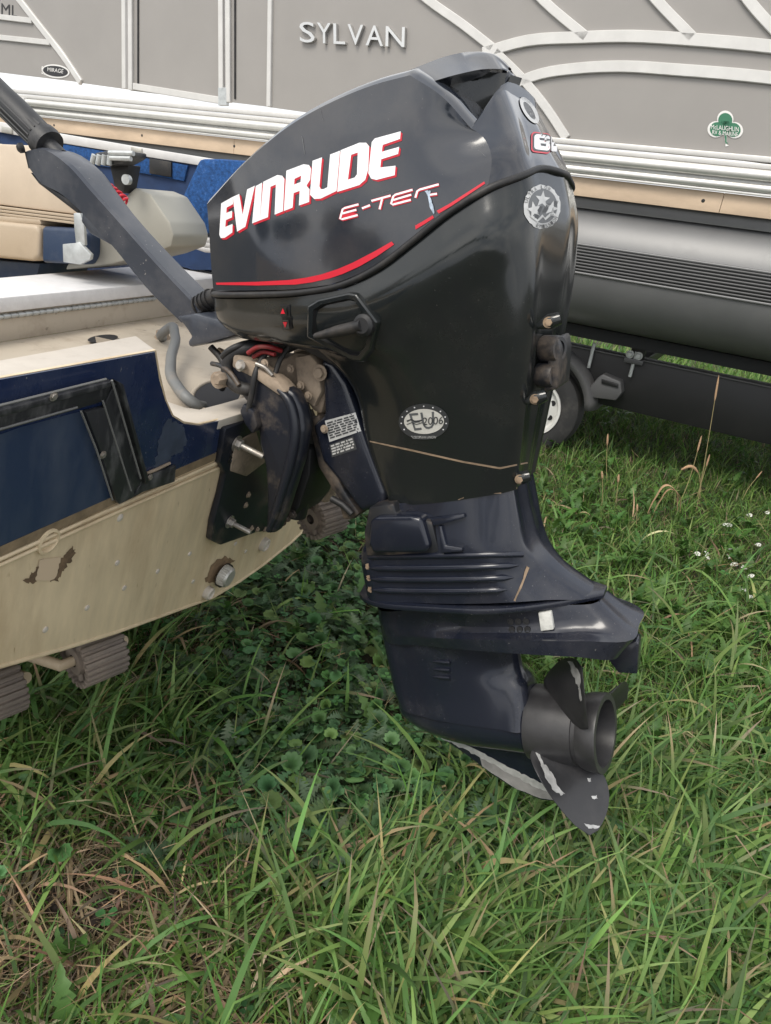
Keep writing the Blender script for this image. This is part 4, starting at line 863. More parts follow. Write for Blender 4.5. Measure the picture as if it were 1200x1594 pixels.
drape('sticker', clover(1129, 200, 22), bvp, M_GRN, pon, .0045, 0)
drape('sticker_text', text_polys('McLAUGHLIN', [(1107,194),(1150,198),(1150,205.5),(1107,201)], .02)+text_polys('RV & MARINE', [(1109,202.5),(1149,206.5),(1149,213),(1109,209)], .02), bvp, M_BW, pon, .006, 0)
# ---- trailer under the pontoon boat
ptr = thing('pontoon_trailer', 'black steel trailer with a grey fender and white wheel under the pontoon boat', 'trailer', PO.m)
def bxp(name, x0, x1, y0, y1, z0, z1, m, bev=.003, par=ptr):
    bm = bmesh.new(); box_bm(bm, ((x0+x1)/2, (y0+y1)/2, (z0+z1)/2), abs(x1-x0), abs(y1-y0), abs(z1-z0), bevel=bev); return bobj(name, bm, m, par)
yb = .34
zbk = po(1000, 545, -yb+.06).z
bxp('bunk_board', -4, 4, yb-.06, yb+.1, zb_-.005, zbk, M_BUNK, .004)
yw = .36
WC = po(829, 634, -yw); RT_ = .30
zfr1 = po(1000, 562, -.42).z; zfr0 = po(1000, 645, -.42).z
bxp('frame_beam', -4, 4, .42, .50, zfr0, zfr1, M_FRAME, .004)
bxp('frame_lit_edge', -4, 4, .40, .52, zfr1+.001, zfr1+.010, M_FEND, .002)  # light along the beam's top edge, put in as a paler grey strip
bxp('frame_beam', -4, 4, 2.0, 2.08, zfr1-.07, zfr1, M_FRAME, .004)
for xx in (po(985, 560, -.4).x, po(985, 560, -.4).x+1.2, -1.2, -2.4): bxp('cross_member', xx-.04, xx+.04, .505, 2.0, zfr1-.09, zfr1-.02, M_FRAME)
for u in (917, 985):
    x_ = po(u, 570, -.4).x; tube('u_bolt', [Vector((x_, .392, zfr1-.10)), Vector((x_, .392, zfr1+.05))], .011, M_GALV, ptr, n=10)
    bxp('u_bolt_plate', x_-.055, x_+.055, .37, .42, zfr1-.02, zfr1+.008, M_FEND) if u > 950 else None
    if u > 950:
        for dx in (-.03, .02): hexbolt('u_bolt_nut', Vector((x_+dx, .38, zfr1+.03)), (0, -1, 0), .016, .02, M_GALV, ptr)
        bxp('bunk_bracket', x_-.03, x_+.05, .385, .41, zfr1+.01, zbk+.02, M_FRAME)
wheel = bpy.data.objects.new('wheel', None); link(wheel, ptr); wheel.location = WC
bm = bmesh.new(); lathe_bm(bm, (0, 0, 0), (0, -1, 0), [(-.19, .19), (-.19, .25), (-.165, .288), (-.13, .30), (-.06, .302), (-.015, .288), (0, .26), (.005, .22), (-.004, .185), (-.02, .175)], 64); bobj('tyre', bm, M_TYRE, wheel, 40)
lathe('rim', (0, 0, 0), (0, -1, 0), [(-.02, .182), (.004, .182), (.002, .166), (-.03, .158), (-.045, .148), (-.04, .135), (-.02, .10), (-.018, .06), (-.03, .05), (-.03, 0)], M_RIMP, wheel, 48)
for k in range(8):
    a = 2*math.pi*(k+.5)/8; lathe('rim_hole', (.122*math.cos(a), .0345, .122*math.sin(a)), (.25*math.cos(a), -1, .25*math.sin(a)), [(0, .019), (.003, .017), (.0032, 0)], M_HOLE, wheel, 14)
lathe('hub_cap', (0, .03, 0), (0, -1, 0), [(0, .045), (.05, .042), (.06, .03), (.06, 0)], M_GALV, wheel, 20)
fs = []; vs = []; prof = [(.02, -.03), (.02, 0), (0, .018), (-.05, .03), (-.13, .03), (-.21, .03), (-.24, .0)]
for i in range(21):
    a = math.radians(8+i*164/20)
    for dy, dr in prof: r = .365+dr; vs.append((WC.x+r*math.cos(a), WC.y-dy-.02, WC.z+.02+r*math.sin(a)))
k = len(prof)
for i in range(20):
    for j in range(k-1): fs.append((i*k+j, i*k+j+1, (i+1)*k+j+1, (i+1)*k+j))
fe = pyobj('fender', vs, fs, M_FEND, ptr, smooth=40); sm = fe.modifiers.new('s', 'SOLIDIFY'); sm.thickness = .008
st = [po(u, v, -.34) for u, v in [(912,618),(918,602),(930,588),(938,582),(966,594),(968,612),(958,624),(936,621)]]
slab('fender_step', st, (0, .20, 0), M_FEND, ptr, bevel=.01)
slab('step_tread', [po(u, v, -.33) for u, v in [(936,590),(962,598),(962,604),(936,597)]], (0, .02, 0), M_FRAME, ptr, bevel=.002)
bxp('axle', WC.x-.035, WC.x+.035, WC.y+.16, 2.2, WC.z-.035, WC.z+.035, M_FRAME)
print('PO z', [round(zz(v), 3) for v in (227,285,317)], 'log', zc_, RR, 'wheel', WC, 'frame', zfr0, zfr1, 'left base', po(200,138).z, 'right', zz(236))
# ================================================================ lettering and stickers on the motor
def c3(pts, ox=300, oy=180, s=3.0): return [(ox+x/s, oy+y/s) for x, y in pts]
LET = [
 ([(136,410),(190,380),(191,414),(161,430),(160,455),(187,444),(186,476),(158,488),(155,520),(189,506),(188,546),(152,571),(134,572),(127,556)], []),
 ([(190,380),(220,366),(236,462),(257,345),(293,328),(249,519),(210,542)], []),
 ([(297,330),(327,313),(317,489),(280,504)], []),
 ([(332,310),(398,278),(421,282),(431,297),(424,447),(385,463),(391,322),(366,333),(354,475),(317,489)], []),
 ([(440,258),(520,228),(546,232),(555,250),(551,300),(534,328),(548,345),(546,404),(498,420),(502,352),(474,362),(469,430),(428,446)], [[(478,296),(509,281),(506,311),(476,323)]]),
 ([(562,212),(606,196),(594,330),(600,344),(613,344),(631,335),(644,183),(690,165),(674,352),(600,388),(570,390),(550,370)], []),
 ([(693,163),(780,128),(812,128),(826,145),(822,250),(808,300),(780,325),(677,357)], [[(742,184),(773,173),(769,275),(758,290),(727,300)]]),
 ([(852,108),(973,75),(970,110),(889,138),(885,170),(966,147),(961,180),(882,205),(878,243),(949,235),(945,279),(860,301),(835,295),(822,270),(838,125)], [])]
def off_(polys, dx, dy): return [([(x+dx, y+dy) for x, y in o], [[(x+dx, y+dy) for x, y in h] for h in hs]) for o, hs in polys]
BV = bvh_of([cowl, shroud])
W_ = [(c3(o), [c3(h) for h in hs]) for o, hs in LET]
for d in ((1.3, 1.4), (2.3, 2.6)): drape('letter_edge', off_(W_, *d), BV, M_RED, motor, .0006 if d[0] > 2 else .0009, 10)
for l_ in W_: drape('letter', [l_], BV, M_WHITE, motor, .0014, 10)
def stroke(pts, w_):
    P = [Vector((x, y, 0)) for x, y in pts]; a = []; b = []
    for i, p in enumerate(P):
        d = (P[min(i+1, len(P)-1)]-P[max(i-1, 0)]).normalized(); n = Vector((-d.y, d.x, 0))*w_/2; a.append((p.x+n.x, p.y+n.y)); b.append((p.x-n.x, p.y-n.y))
    return (a+b[::-1], [])
ET = [[(776,415),(712,432),(702,438),(690,482),(700,484),(772,465)],[(700,458),(766,440)],[(792,434),(830,419)],[(836,399),(926,374)],[(886,390),(874,438)],[(1028,347),(948,370),(938,378),(928,412),(936,416),(1020,394)],[(938,395),(1022,370)],[(1150,322),(1062,346),(1050,354),(1041,384)],[(1098,372),(1142,366)]]
ETR = [stroke(c3(p), 5.4) for p in ET]; ETW = [stroke(c3(p), 3.0) for p in ET]
drape('series_edge', off_(ETR, .3, .4), BV, M_RED, motor, .0008, 10)
drape('series_letter', ETW, BV, M_WHITE, motor, .0013, 10)
R1 = [(110,780),(300,776),(450,768),(530,757),(600,742),(680,716),(750,686),(850,634),(930,588),(942,602),(860,658),(780,704),(700,740),(640,760),(560,778),(480,789),(300,793),(112,790)]
drape('red_stripe', [(c3(R1), [])], BV, M_RED, motor, .001, 10)
drape('red_stripe', [(c3([(1040,514),(1075,494),(1122,466),(1128,478),(1085,506),(1042,532)]), []), (c3([(1140,445),(1200,412),(1362,308),(1366,318),(1210,422),(1150,458)]), [])], BV, M_RED, motor, .001, 10)
drape('paint_chip', [(ragged(c3([(1085,352),(1112,352),(1108,372),(1120,410),(1132,455),(1126,462),(1108,425),(1098,375)]), .9, 4, 3), [])], BV, mat('chipped pale primer', (.36, .43, .52), .7, var=.4, vscale=200), motor, .0018, 8)
for a, b in (((496,162),(503,188)), ((470,212),(474,240)), ((742,232),(756,244)), ((560,250),(572,258)), ((592,300),(606,296))):
    drape('scratch', [(ragged([a, b, (b[0]+.8, b[1]+.3), (a[0]+.8, a[1]+.2)], .35, 5, int(a[0])), [])], BV, M_GREYV, motor, .0006, 0)
def rrect(x0, y0, x1, y1, r=3, sk=0):
    P_ = []
    for cx, cy, a0 in ((x1-r, y0+r, -90), (x1-r, y1-r, 0), (x0+r, y1-r, 90), (x0+r, y0+r, 180)):
        for k in range(5): a = math.radians(a0+k*22.5); P_.append((cx+r*math.cos(a), cy+r*math.sin(a)+sk*(cx-x0)))
    return P_
drape('number_edge', [(rrect(826,205,856,237,6,.12), [])], BV, M_RED, motor, .0008, 6)
drape('number_edge', [(rrect(828,207,856,235,5,.12), [])], BV, M_DARKV, motor, .0010, 6)
drape('number', [(rrect(830.5,209,855,233,5,.12), [])], BV, M_WHITE, motor, .0013, 6)
drape('number_gap', [([(838,215.3),(856,217.4),(856,220.6),(839,218.6)], [])], BV, M_DARKV, motor, .0017, 6)
drape('number_gap', [([(840,224),(848.5,225),(848.5,228.4),(840.5,227.4)], [])], BV, M_DARKV, motor, .0017, 6)
drape('number', [(rrect(857,211,866,236,2,.12), [])], BV, M_WHITE, motor, .0013, 6)
drape('emblem_ring', [(ellipse(823,172,24,9.5,58,32), [ellipse(823,173,16,4.8,58,24)])], BV, M_SILV, motor, .0012, 6)
drape('emblem_face', [(ellipse(823,173,16,4.8,58,24), [])], BV, M_DARKV, motor, .001, 6)
def arc_text(s, cx, cy, rx, ry, a0, a1, h, flip=False):
    out = []
    for k, ch in enumerate(s):
        if ch == ' ': continue
        a = math.radians(a0+(a1-a0)*(k+.5)/len(s)); wd = abs(math.radians(a1-a0))/len(s)*.72
        def pt(da, dr): aa = a+da; return (cx+(rx+dr)*math.cos(aa), cy+(ry+dr)*math.sin(aa))
        e = wd/2
        q = [pt(-e, h/2), pt(e, h/2), pt(e, -h/2), pt(-e, -h/2)] if not flip else [pt(e, -h/2), pt(-e, -h/2), pt(-e, h/2), pt(e, h/2)]
        out += text_polys(ch, q, .015)
    return out
def star(cx, cy, r, rot=0, sx=.86):
    return ([(cx+sx*(r if i % 2 == 0 else r*.42)*math.sin(math.pi*i/5+rot), cy-(r if i % 2 == 0 else r*.42)*math.cos(math.pi*i/5+rot)) for i in range(10)], [])
cx, cy = 843, 322
drape('emission_sticker', [(ragged(ellipse(cx,cy,29,34,0,26), .9, 2, 3), [])], BV, M_SILV, motor, .0008, 6)
drape('emission_face', [(ellipse(cx+1,cy-1,22.5,26.5,0,30), [])], BV, M_GREYV, motor, .0011, 6)
drape('emission_star', [star(cx,cy-11,14,.12),star(cx-13,cy+5,13.5,-.2),star(cx+14,cy+3,13,.3)], BV, M_SILV, motor, .0014, 6)
drape('emission_wave', [stroke([(cx-18,cy+14),(cx-8,cy+22),(cx,cy+14),(cx+4,cy+19),(cx+12,cy+12),(cx+20,cy+12)], 4)], BV, M_SILV, motor, .0016, 6)
for k in range(3): drape('emission_streak', [stroke([(cx-12+12*k+2*j,cy+18-9*k%14),(cx-4+12*k+2*j,cy-1-4*k%9)], .8) for j in range(3)], BV, M_DARKV, motor, .0018, 0)
drape('emission_text', arc_text('ULTRA LOW', cx, cy, 25.8, 30.3, 190, 300, 5.5)+arc_text('EMISSION', cx, cy, 25.8, 30.3, 112, 30, 5.5, True), BV, M_DARKV, motor, .0015, 0)['kind'] = 'stuff'
cx, cy = 660, 656
drape('year_sticker', [(ellipse(cx,cy,39,28,0,40), [])], BV, M_DARKV, motor, .0009, 8)
drape('sticker_dot', [(ellipse(cx+35*math.cos(math.radians(a)), cy+24.2*math.sin(math.radians(a)), 1.2, 1.1, 0, 8), []) for a in range(-210, 40, 24)], BV, M_WHITE, motor, .0013, 0)
drape('year_face', [(ellipse(cx+.5,cy-.5,31,19.5,0,40), [])], BV, mat('ivory sticker', (.60, .585, .54), .45, var=.08, vscale=80), motor, .0013, 8)
drape('year_letters', text_polys('EU', [(637,643),(676,640),(677,666),(646,670)], .05), BV, M_GREYV, motor, .0017, 8)
drape('year_print', text_polys('2006', [(659,649),(691,647),(690,659),(659,661)], .045), BV, M_DARKV, motor, .0022, 8)
drape('year_wave', [stroke([(634,655),(641,652),(648,656),(658,653)], 2.2), stroke([(634,660),(642,657),(649,660),(658,657)], 1.3)], BV, M_DARKV, motor, .0020, 0)
drape('year_caption', text_polys('EUROPEAN UNION', [(640,678),(680,678),(678,682),(644,682)], .0), BV, M_SILV, motor, .0014, 0)
BSW = bvh_of([o for o in motor.children if o.name.startswith('swivel_leg')])
def lerp2(a, b, t): return (a[0]+(b[0]-a[0])*t, a[1]+(b[1]-a[1])*t)
def quadpt(q, s, t): return lerp2(lerp2(q[0], q[1], s), lerp2(q[3], q[2], s), t)
def plate_lines(q, rows, mm, off, seed, gap=.5):
    r_ = random.Random(seed); out = []
    for k in range(rows):
        t0 = .10+.82*k/rows; t1 = t0+.82/rows*gap; s = .05
        while s < .92:
            e = min(.95, s+r_.uniform(.05, .2)); out.append(([quadpt(q, s, t0), quadpt(q, e, t0), quadpt(q, e, t1), quadpt(q, s, t1)], [])); s = e+r_.uniform(.02, .06)
    drape('plate_print', out, BSW, mm, motor, off, 0)
q1 = [(506,655),(553,642),(562,671),(513,688)]; drape('data_plate', [(q1, [])], BSW, M_SILV, motor, .0008, 10); plate_lines(q1, 7, M_DARKV, .0014, 2, .62)
q2 = [(513,692),(550,679),(556,699),(517,712)]; drape('serial_plate', [(q2, [])], BSW, M_DARKV, motor, .0008, 10); plate_lines(q2, 4, M_SILV, .0014, 5, .6)
BG2 = bvh_of([strut, gear, leg])
# ================================================================ ground and everything that grows on it
def gmat(name, rough=.55, trans=.35, spec=.35):
    m = bpy.data.materials.new(name); m.use_nodes = True; nt = m.node_tree; b = nt.nodes['Principled BSDF']; N = nt.nodes.new; L = nt.links.new
    a = N('ShaderNodeVertexColor'); a.layer_name = 'Col'; L(a.outputs[0], b.inputs['Base Color']); b.inputs['Roughness'].default_value = rough; b.inputs['Specular IOR Level'].default_value = spec
    tr_ = N('ShaderNodeBsdfTranslucent'); hs = N('ShaderNodeHueSaturation'); hs.inputs['Value'].default_value = 1.25; L(a.outputs[0], hs.inputs['Color']); L(hs.outputs[0], tr_.inputs[0])
    mx = N('ShaderNodeMixShader'); mx.inputs[0].default_value = trans; L(b.outputs[0], mx.inputs[1]); L(tr_.outputs[0], mx.inputs[2]); L(mx.outputs[0], nt.nodes['Material Output'].inputs[0]); return m
M_GRASS = gmat('grass blade'); M_DRYG = gmat('dry grass', .8, .2, .15); M_LEAF = gmat('weed leaf', .5, .25)
def bigmesh(name, V, Fq, C, m, label=None, smooth=True):
    me = bpy.data.meshes.new(name); n = len(V); k = Fq.shape[1]; nf = len(Fq)
    me.vertices.add(n); me.vertices.foreach_set('co', V.astype(np.float32).ravel())
    me.loops.add(nf*k); me.loops.foreach_set('vertex_index', Fq.astype(np.int32).ravel())
    me.polygons.add(nf); me.polygons.foreach_set('loop_start', np.arange(0, nf*k, k, dtype=np.int32))
    me.polygons.foreach_set('use_smooth', np.ones(nf, dtype=bool)); me.update(calc_edges=True)
    at = me.color_attributes.new('Col', 'FLOAT_COLOR', 'POINT'); c4 = np.ones((n, 4), np.float32); c4[:, :3] = C; at.data.foreach_set('color', c4.ravel())
    me.materials.append(m); o = bpy.data.objects.new(name, me); link(o); o['kind'] = 'stuff'
    if label: o['label'] = label
    return o
def nv(v): return np.array(v)
_CR, _CU, _F, _C = nv(CR), nv(CU), nv(FWD), nv(CP)
def proj(x, y, z=0):
    d = np.stack([x, y, np.full_like(x, z)], -1)-_C; zc = np.maximum(d@_F, .01); return 600+FPX*(d@_CR)/zc, 797-FPX*(d@_CU)/zc
def sm(x, a, b): t = np.clip((x-a)/(b-a), 0, 1); return t*t*(3-2*t)
_ph = rng.uniform(0, 6.28, 40); _kx = rng.normal(0, 1, 40); _ky = rng.normal(0, 1, 40)
def wob(x, y, f, k0=0):                                        # smooth random field, about -1..1
    s = 0
    for i in range(8): j = (k0+i) % 40; s = s+np.sin(f*(_kx[j]*x+_ky[j]*y)*(1+.35*i)+_ph[j])/(1+.25*i)
    return s/3.2
def gz(x, y): return .012*wob(x, y, 2.2, 3)+.006*wob(x, y, 9, 11)
def scatter(n, r0=.62, r1=9, pw=1.0, a0=-46, a1=44):
    a = np.radians(rng.uniform(a0, a1, n)); u = rng.uniform(0, 1, n)
    r = (r0**(2-pw)+(r1**(2-pw)-r0**(2-pw))*u)**(1/(2-pw)) if pw != 2 else r0*(r1/r0)**u
    return r*np.sin(a), r*np.cos(a)
def blob(u, v, cx, cy, rx, ry): return np.exp(-(((u-cx)/rx)**2+((v-cy)/ry)**2))
def zones(x, y):
    u, v = proj(x, y); z = {}
    z['dirt'] = np.clip(blob(u, v, 20, 1490, 260, 150)*1.35+blob(u, v, 130, 1400, 130, 60)*.7+blob(u, v, 420, 1560, 180, 60)*.45+.25*wob(x, y, 9, 5)-.1, 0, 1)
    z['weed'] = np.clip(blob(u, v, 480, 1010, 190, 200)*1.5+blob(u, v, 520, 1210, 170, 120)*1.2+blob(u, v, 800, 1350, 150, 90)*.9+blob(u, v, 520, 860, 130, 110)+.25*wob(x, y, 7, 9), 0, 1)
    z['broad'] = np.clip(blob(u, v, 930, 860, 170, 90)+blob(u, v, 1150, 1130, 120, 220)*.9+blob(u, v, 1010, 1050, 130, 90)*.8+blob(u, v, 870, 780, 90, 80)*.6+.3*wob(x, y, 6, 2)-.1, 0, 1)
    z['tall'] = np.clip(sm(u, 560, 760)*sm(v, 1120, 1300)+blob(u, v, 150, 1170, 190, 130)*1.0+blob(u, v, 620, 1480, 170, 130)+.3*wob(x, y, 6, 14), 0, 1)
    z['dry'] = np.clip(blob(u, v, 60, 1480, 330, 170)*1.2+blob(u, v, 330, 1290, 150, 130)*.55+blob(u, v, 560, 1480, 180, 140)*.7+blob(u, v, 330, 960, 110, 80)*.8+blob(u, v, 350, 1560, 260, 60)*.6+.06+.2*wob(x, y, 8, 20), 0, 1)
    return u, v, z
def blades(name, x, y, h, w_, th0, th1, col, tipcol, tipf, m, seg=5, az=None, roll=.5, label=None, zoff=0):
    n = len(x); az = rng.uniform(0, 2*np.pi, n) if az is None else az
    d = np.stack([np.cos(az), np.sin(az), np.zeros(n)], -1); s = np.stack([-np.sin(az), np.cos(az), np.zeros(n)], -1)
    tw = rng.normal(0, roll, n)
    P = np.stack([x, y, gz(x, y)-.004+zoff], -1); V = np.zeros((n, seg+1, 2, 3)); C = np.zeros((n, seg+1, 2, 3)); up = np.array([0, 0, 1.])
    kink = rng.uniform(.3, .9, n); kk = np.where(rng.uniform(0, 1, n) < .18, rng.uniform(.6, 1.6, n), 0)
    side = rng.normal(0, .12, n); rng_t = rng.uniform(-.2, .2, n)
    for i in range(seg+1):
        t = i/seg; th = th0+th1*t+kk*(t > kink)
        wd = w_*(.55+.6*t)*(t < .35)+w_*np.minimum(1, (.76+.24*np.sin(np.pi*min(1, t))))*(t >= .35)*(1-max(0, (t-.35)/.65)**1.9)
        wd = np.maximum(wd, w_*.03)
        tn = d*np.sin(th)[:, None]+up*np.cos(th)[:, None]; nn = np.cross(s, tn)
        sv = s*np.cos(tw*(.3+t))[:, None]+nn*np.sin(tw*(.3+t))[:, None]
        V[:, i, 0] = P-sv*wd[:, None]/2; V[:, i, 1] = P+sv*wd[:, None]/2
        f = np.clip((t-(np.full(n, tipf)+rng_t))/.25, 0, 1)[:, None]; c = col*(1-f)+tipcol*f
        c = c*(1+.10*np.sin(t*3+tw))[:, None]; C[:, i, 0] = c; C[:, i, 1] = c*.93
        P = P+(tn+s*(side*t)[:, None])*(h/seg)[:, None]
        P[:, 2] = np.maximum(P[:, 2], gz(P[:, 0], P[:, 1])+.003)
    b = (np.arange(n)*(seg+1)*2)[:, None]
    q = np.concatenate([b+np.array([[2*i, 2*i+1, 2*i+3, 2*i+2]]) for i in range(seg)], 0)
    return bigmesh(name, V.reshape(-1, 3), q, C.reshape(-1, 3), m, label)
GREENS = np.array([(0.072, 0.157, 0.029), (0.101, 0.196, 0.039), (0.058, 0.135, 0.033), (0.130, 0.225, 0.053), (0.091, 0.174, 0.028), (0.154, 0.242, 0.064), (0.173, 0.230, 0.074)])
DRYC = np.array([(.34, .26, .16), (.25, .195, .135), (.42, .33, .21), (.30, .20, .13), (.17, .135, .10)])
def pick(pal, n, var=.22): return pal[rng.integers(0, len(pal), n)]*(1+rng.normal(0, var, (n, 1)))*(1+rng.normal(0, .06, (n, 3)))
def keep(p): return rng.uniform(0, 1, len(p)) < p
# soil sheet
nx, ny = 150, 150
gx = np.sign(np.linspace(-1, 1, nx))*np.abs(np.linspace(-1, 1, nx))**2.6*90; gy = .0+np.linspace(0, 1, ny)**2.6*220-3
XX, YY = np.meshgrid(gx, gy, indexing='ij'); rad = np.hypot(XX, YY); ZZ = gz(XX, YY)*np.clip(1.6-rad/9, 0, 1)
gv = np.stack([XX, YY, ZZ], -1).reshape(-1, 3); gi = np.arange(nx*ny).reshape(nx, ny)
gf = np.stack([gi[:-1, :-1], gi[1:, :-1], gi[1:, 1:], gi[:-1, 1:]], -1).reshape(-1, 4)
me = bpy.data.meshes.new('ground'); me.from_pydata(gv.tolist(), [], gf.tolist())
M_SOIL = mat('dark soil under grass', (.040, .030, .020), .95, var=.5, vscale=30, dust=.8, dustcol=(.035, .052, .016), dscale=3, dlo=.42, dhi=.62, bump=1.0, bscale=60)
ground = mobj('ground', me, M_SOIL, None, 180); ground['kind'] = 'structure'
# the field beyond: short grass carpet
x, y = scatter(165000, .62, 9.5, 1.15); u, v, z = zones(x, y); k = keep((1-.85*z['dirt'])*(1-.8*z['weed'])); x, y, z = x[k], y[k], {a: b[k] for a, b in z.items()}; n = len(x); r = np.hypot(x, y)
col = pick(GREENS, n)*(1-.25*z['weed'])[:, None]; dr = rng.uniform(0, 1, n) < .10+.4*z['dry']; col[dr] = pick(DRYC, dr.sum())*.8
blades('short_grass', x, y, rng.uniform(.05, .125, n)*(1+.25*wob(x, y, 5, 7)), rng.uniform(.0022, .0042, n)*(1+.12*r), rng.uniform(.05, .9, n), rng.uniform(.2, 1.3, n), col, col*.9+.03, 1.0, M_GRASS, 4, label='short green grass covering the ground')
x, y = scatter(52000, 6, 26, .6, -40, 40); n = len(x); col = pick(GREENS, n)*1.1
blades('far_grass', x, y, rng.uniform(.1, .26, n), rng.uniform(.012, .03, n), rng.uniform(.05, .6, n), rng.uniform(.2, 1., n), col, col, 1.0, M_GRASS, 3, label='green grass beyond the pontoon trailer')
# medium blades
x, y = scatter(60000, .62, 6.5, 1.25); u, v, z = zones(x, y); k = keep(np.clip(.25+.55*z['tall']+.35*sm(u, 760, 950), 0, 1)*(1-.9*z['dirt'])*(1-.88*z['weed'])); x, y, z = x[k], y[k], {a: b[k] for a, b in z.items()}; n = len(x)
col = pick(GREENS, n); tip = np.where((rng.uniform(0, 1, n) < .25)[:, None], pick(DRYC, n), col*1.1)
blades('meadow_grass', x, y, rng.uniform(.10, .21, n), rng.uniform(.004, .0075, n), rng.uniform(.1, .8, n), rng.uniform(.3, 1.7, n), col, tip, rng.uniform(.55, 1, n).mean()+.05, M_GRASS, 5, label='medium green grass blades')
# broad couch-grass blades in the foreground, laid over mostly one way
x, y = scatter(26000, .6, 3.2, 1.3); u, v, z = zones(x, y); k = keep(np.clip(z['tall']*.95+.04, 0, 1)*(1-.8*z['dirt'])*(1-.8*z['weed'])); x, y, z, u, v = x[k], y[k], {a: b[k] for a, b in z.items()}, u[k], v[k]; n = len(x)
col = pick(np.array([(0.106, 0.202, 0.053), (0.134, 0.236, 0.061), (0.086, 0.169, 0.048), (0.163, 0.259, 0.078), (0.072, 0.146, 0.046), (0.187, 0.259, 0.083)]), n, .18); tip = np.where((rng.uniform(0, 1, n) < .28)[:, None], pick(DRYC, n), col*1.12)
dd = rng.uniform(0, 1, n) < .06; col[dd] = pick(np.array([(.36, .32, .14), (.40, .30, .17)]), dd.sum(), .15)
az = rng.normal(.4, 1.3, n)
blades('couch_grass', x, y, rng.uniform(.16, .36, n), rng.uniform(.0055, .0140, n), rng.uniform(.1, .8, n), rng.uniform(.4, 2.8, n), col, tip, .68, M_GRASS, 8, az, .6, label='broad long couch grass blades in the foreground')
# dead straw lying about and standing dry stalks
x, y = scatter(30000, .6, 5, 1.35); u, v, z = zones(x, y); k = keep(np.clip(z['dry'], .03, 1)); x, y = x[k], y[k]; n = len(x)
col = pick(DRYC, n, .25)
blades('dead_straw', x, y, rng.uniform(.06, .20, n), rng.uniform(.0016, .0042, n), rng.uniform(.9, 1.6, n), rng.uniform(-.2, .5, n), col, col*1.1, .8, M_DRYG, 4, None, 1.2, label='dead tan straw lying in the grass', zoff=rng.uniform(0, .045, n))
x, y = scatter(8000, .6, 4, 1.35); u, v, z = zones(x, y); k = keep(np.clip(z['dry']*.9, .09, 1)); x, y = x[k], y[k]; n = len(x); col = pick(DRYC, n, .2)*1.1
blades('dry_leaf_blades', x, y, rng.uniform(.10, .24, n), rng.uniform(.005, .010, n), rng.uniform(.2, 1.2, n), rng.uniform(.8, 2.6, n), col, col*.9, .7, M_DRYG, 7, None, 1.6, label='curled dry grass leaves')
# ---- leaf-shaped weeds
def tmpl(outline, cup=.15, fold=.0):
    P_ = [(0, 0, 0)]+[(a, b, cup*(a*a+b*b)+fold*abs(b)) for a, b in outline]; n = len(outline)
    return np.array(P_, float), np.array([(0, i+1, (i+1) % n+1) for i in range(n)])
def place(name, T_, x, y, z, s, az, tilt, col, m, label, edge=1.0):
    V0, F0 = T_; n = len(x); k = len(V0)
    ca, sa, ct, st = np.cos(az), np.sin(az), np.cos(tilt), np.sin(tilt)
    X = V0[None, :, 0]*s[:, None]; Y = V0[None, :, 1]*s[:, None]; Z = V0[None, :, 2]*s[:, None]
    X2 = X*ct[:, None]+Z*st[:, None]; Z2 = -X*st[:, None]+Z*ct[:, None]
    V = np.stack([X2*ca[:, None]-Y*sa[:, None]+x[:, None], X2*sa[:, None]+Y*ca[:, None]+y[:, None], Z2+z[:, None]], -1)
    C = np.repeat(col[:, None, :], k, 1); C[:, 1:] *= edge; C[:, 0] *= .85; C[:, 1::2] *= .93
    F = (np.arange(n)*k)[:, None, None]+F0[None]
    return bigmesh(name, V.reshape(-1, 3), F.reshape(-1, 3), C.reshape(-1, 3), m, label)
ivy = tmpl([((.55+.45*1)*.5+ (1+.10*math.cos(9*a))*.95*math.cos(a)*(1 if abs(a) < 2.7 else .35), (1+.10*math.cos(9*a))*1.08*math.sin(a)) for a in [(-math.pi+2*math.pi*(i+.5)/26) for i in range(26)]], .16)
x, y = scatter(19000, .6, 4.2, 1.25); u, v, z = zones(x, y); k = keep(np.clip(z['weed']**1.2*(.55+.6*wob(x, y, 8, 23)), 0, 1)); x, y = x[k], y[k]; n = len(x)
place('ground_ivy', ivy, x, y, gz(x, y)+rng.uniform(.02, .10, n), rng.uniform(.009, .026, n), rng.uniform(0, 6.28, n), rng.normal(.15, .45, n), pick(np.array([(.085, .19, .068), (.105, .215, .072), (.07, .155, .062), (.125, .20, .06)]), n, .2), M_LEAF, 'round scalloped ground ivy leaves', 1.08)
leaf3 = []
for q in range(3):
    a0 = 2*math.pi*q/3; leaf3.append([(math.cos(a0)*r_-math.sin(a0)*w_, math.sin(a0)*r_+math.cos(a0)*w_) for r_, w_ in ((.08, 0), (.4, -.36), (.8, -.45), (1.03, -.25), (.97, 0), (1.03, .25), (.8, .45), (.4, .36))])
V_ = []; F_ = []
for lf in leaf3:
    b = len(V_); cxy = np.mean(lf, 0); V_.append((*cxy, .0)); V_ += [(a, c, .10*(a*a+c*c)) for a, c in lf]; F_ += [(b, b+1+i, b+1+(i+1) % 8) for i in range(8)]
clo = (np.array(V_, float), np.array(F_))
x, y = scatter(13000, .6, 4.5, 1.25); u, v, z = zones(x, y); k = keep(np.clip(z['weed']*(.5-.7*wob(x, y, 8, 23))+.10*z['broad']+.02, 0, 1)); x, y = x[k], y[k]; n = len(x)
place('clover', clo, x, y, gz(x, y)+rng.uniform(.03, .09, n), rng.uniform(.013, .022, n), rng.uniform(0, 6.28, n), rng.normal(0, .3, n), pick(np.array([(.060, .155, .045), (.080, .185, .050), (.050, .130, .045)]), n, .18), M_LEAF, 'clover leaves between the weeds')
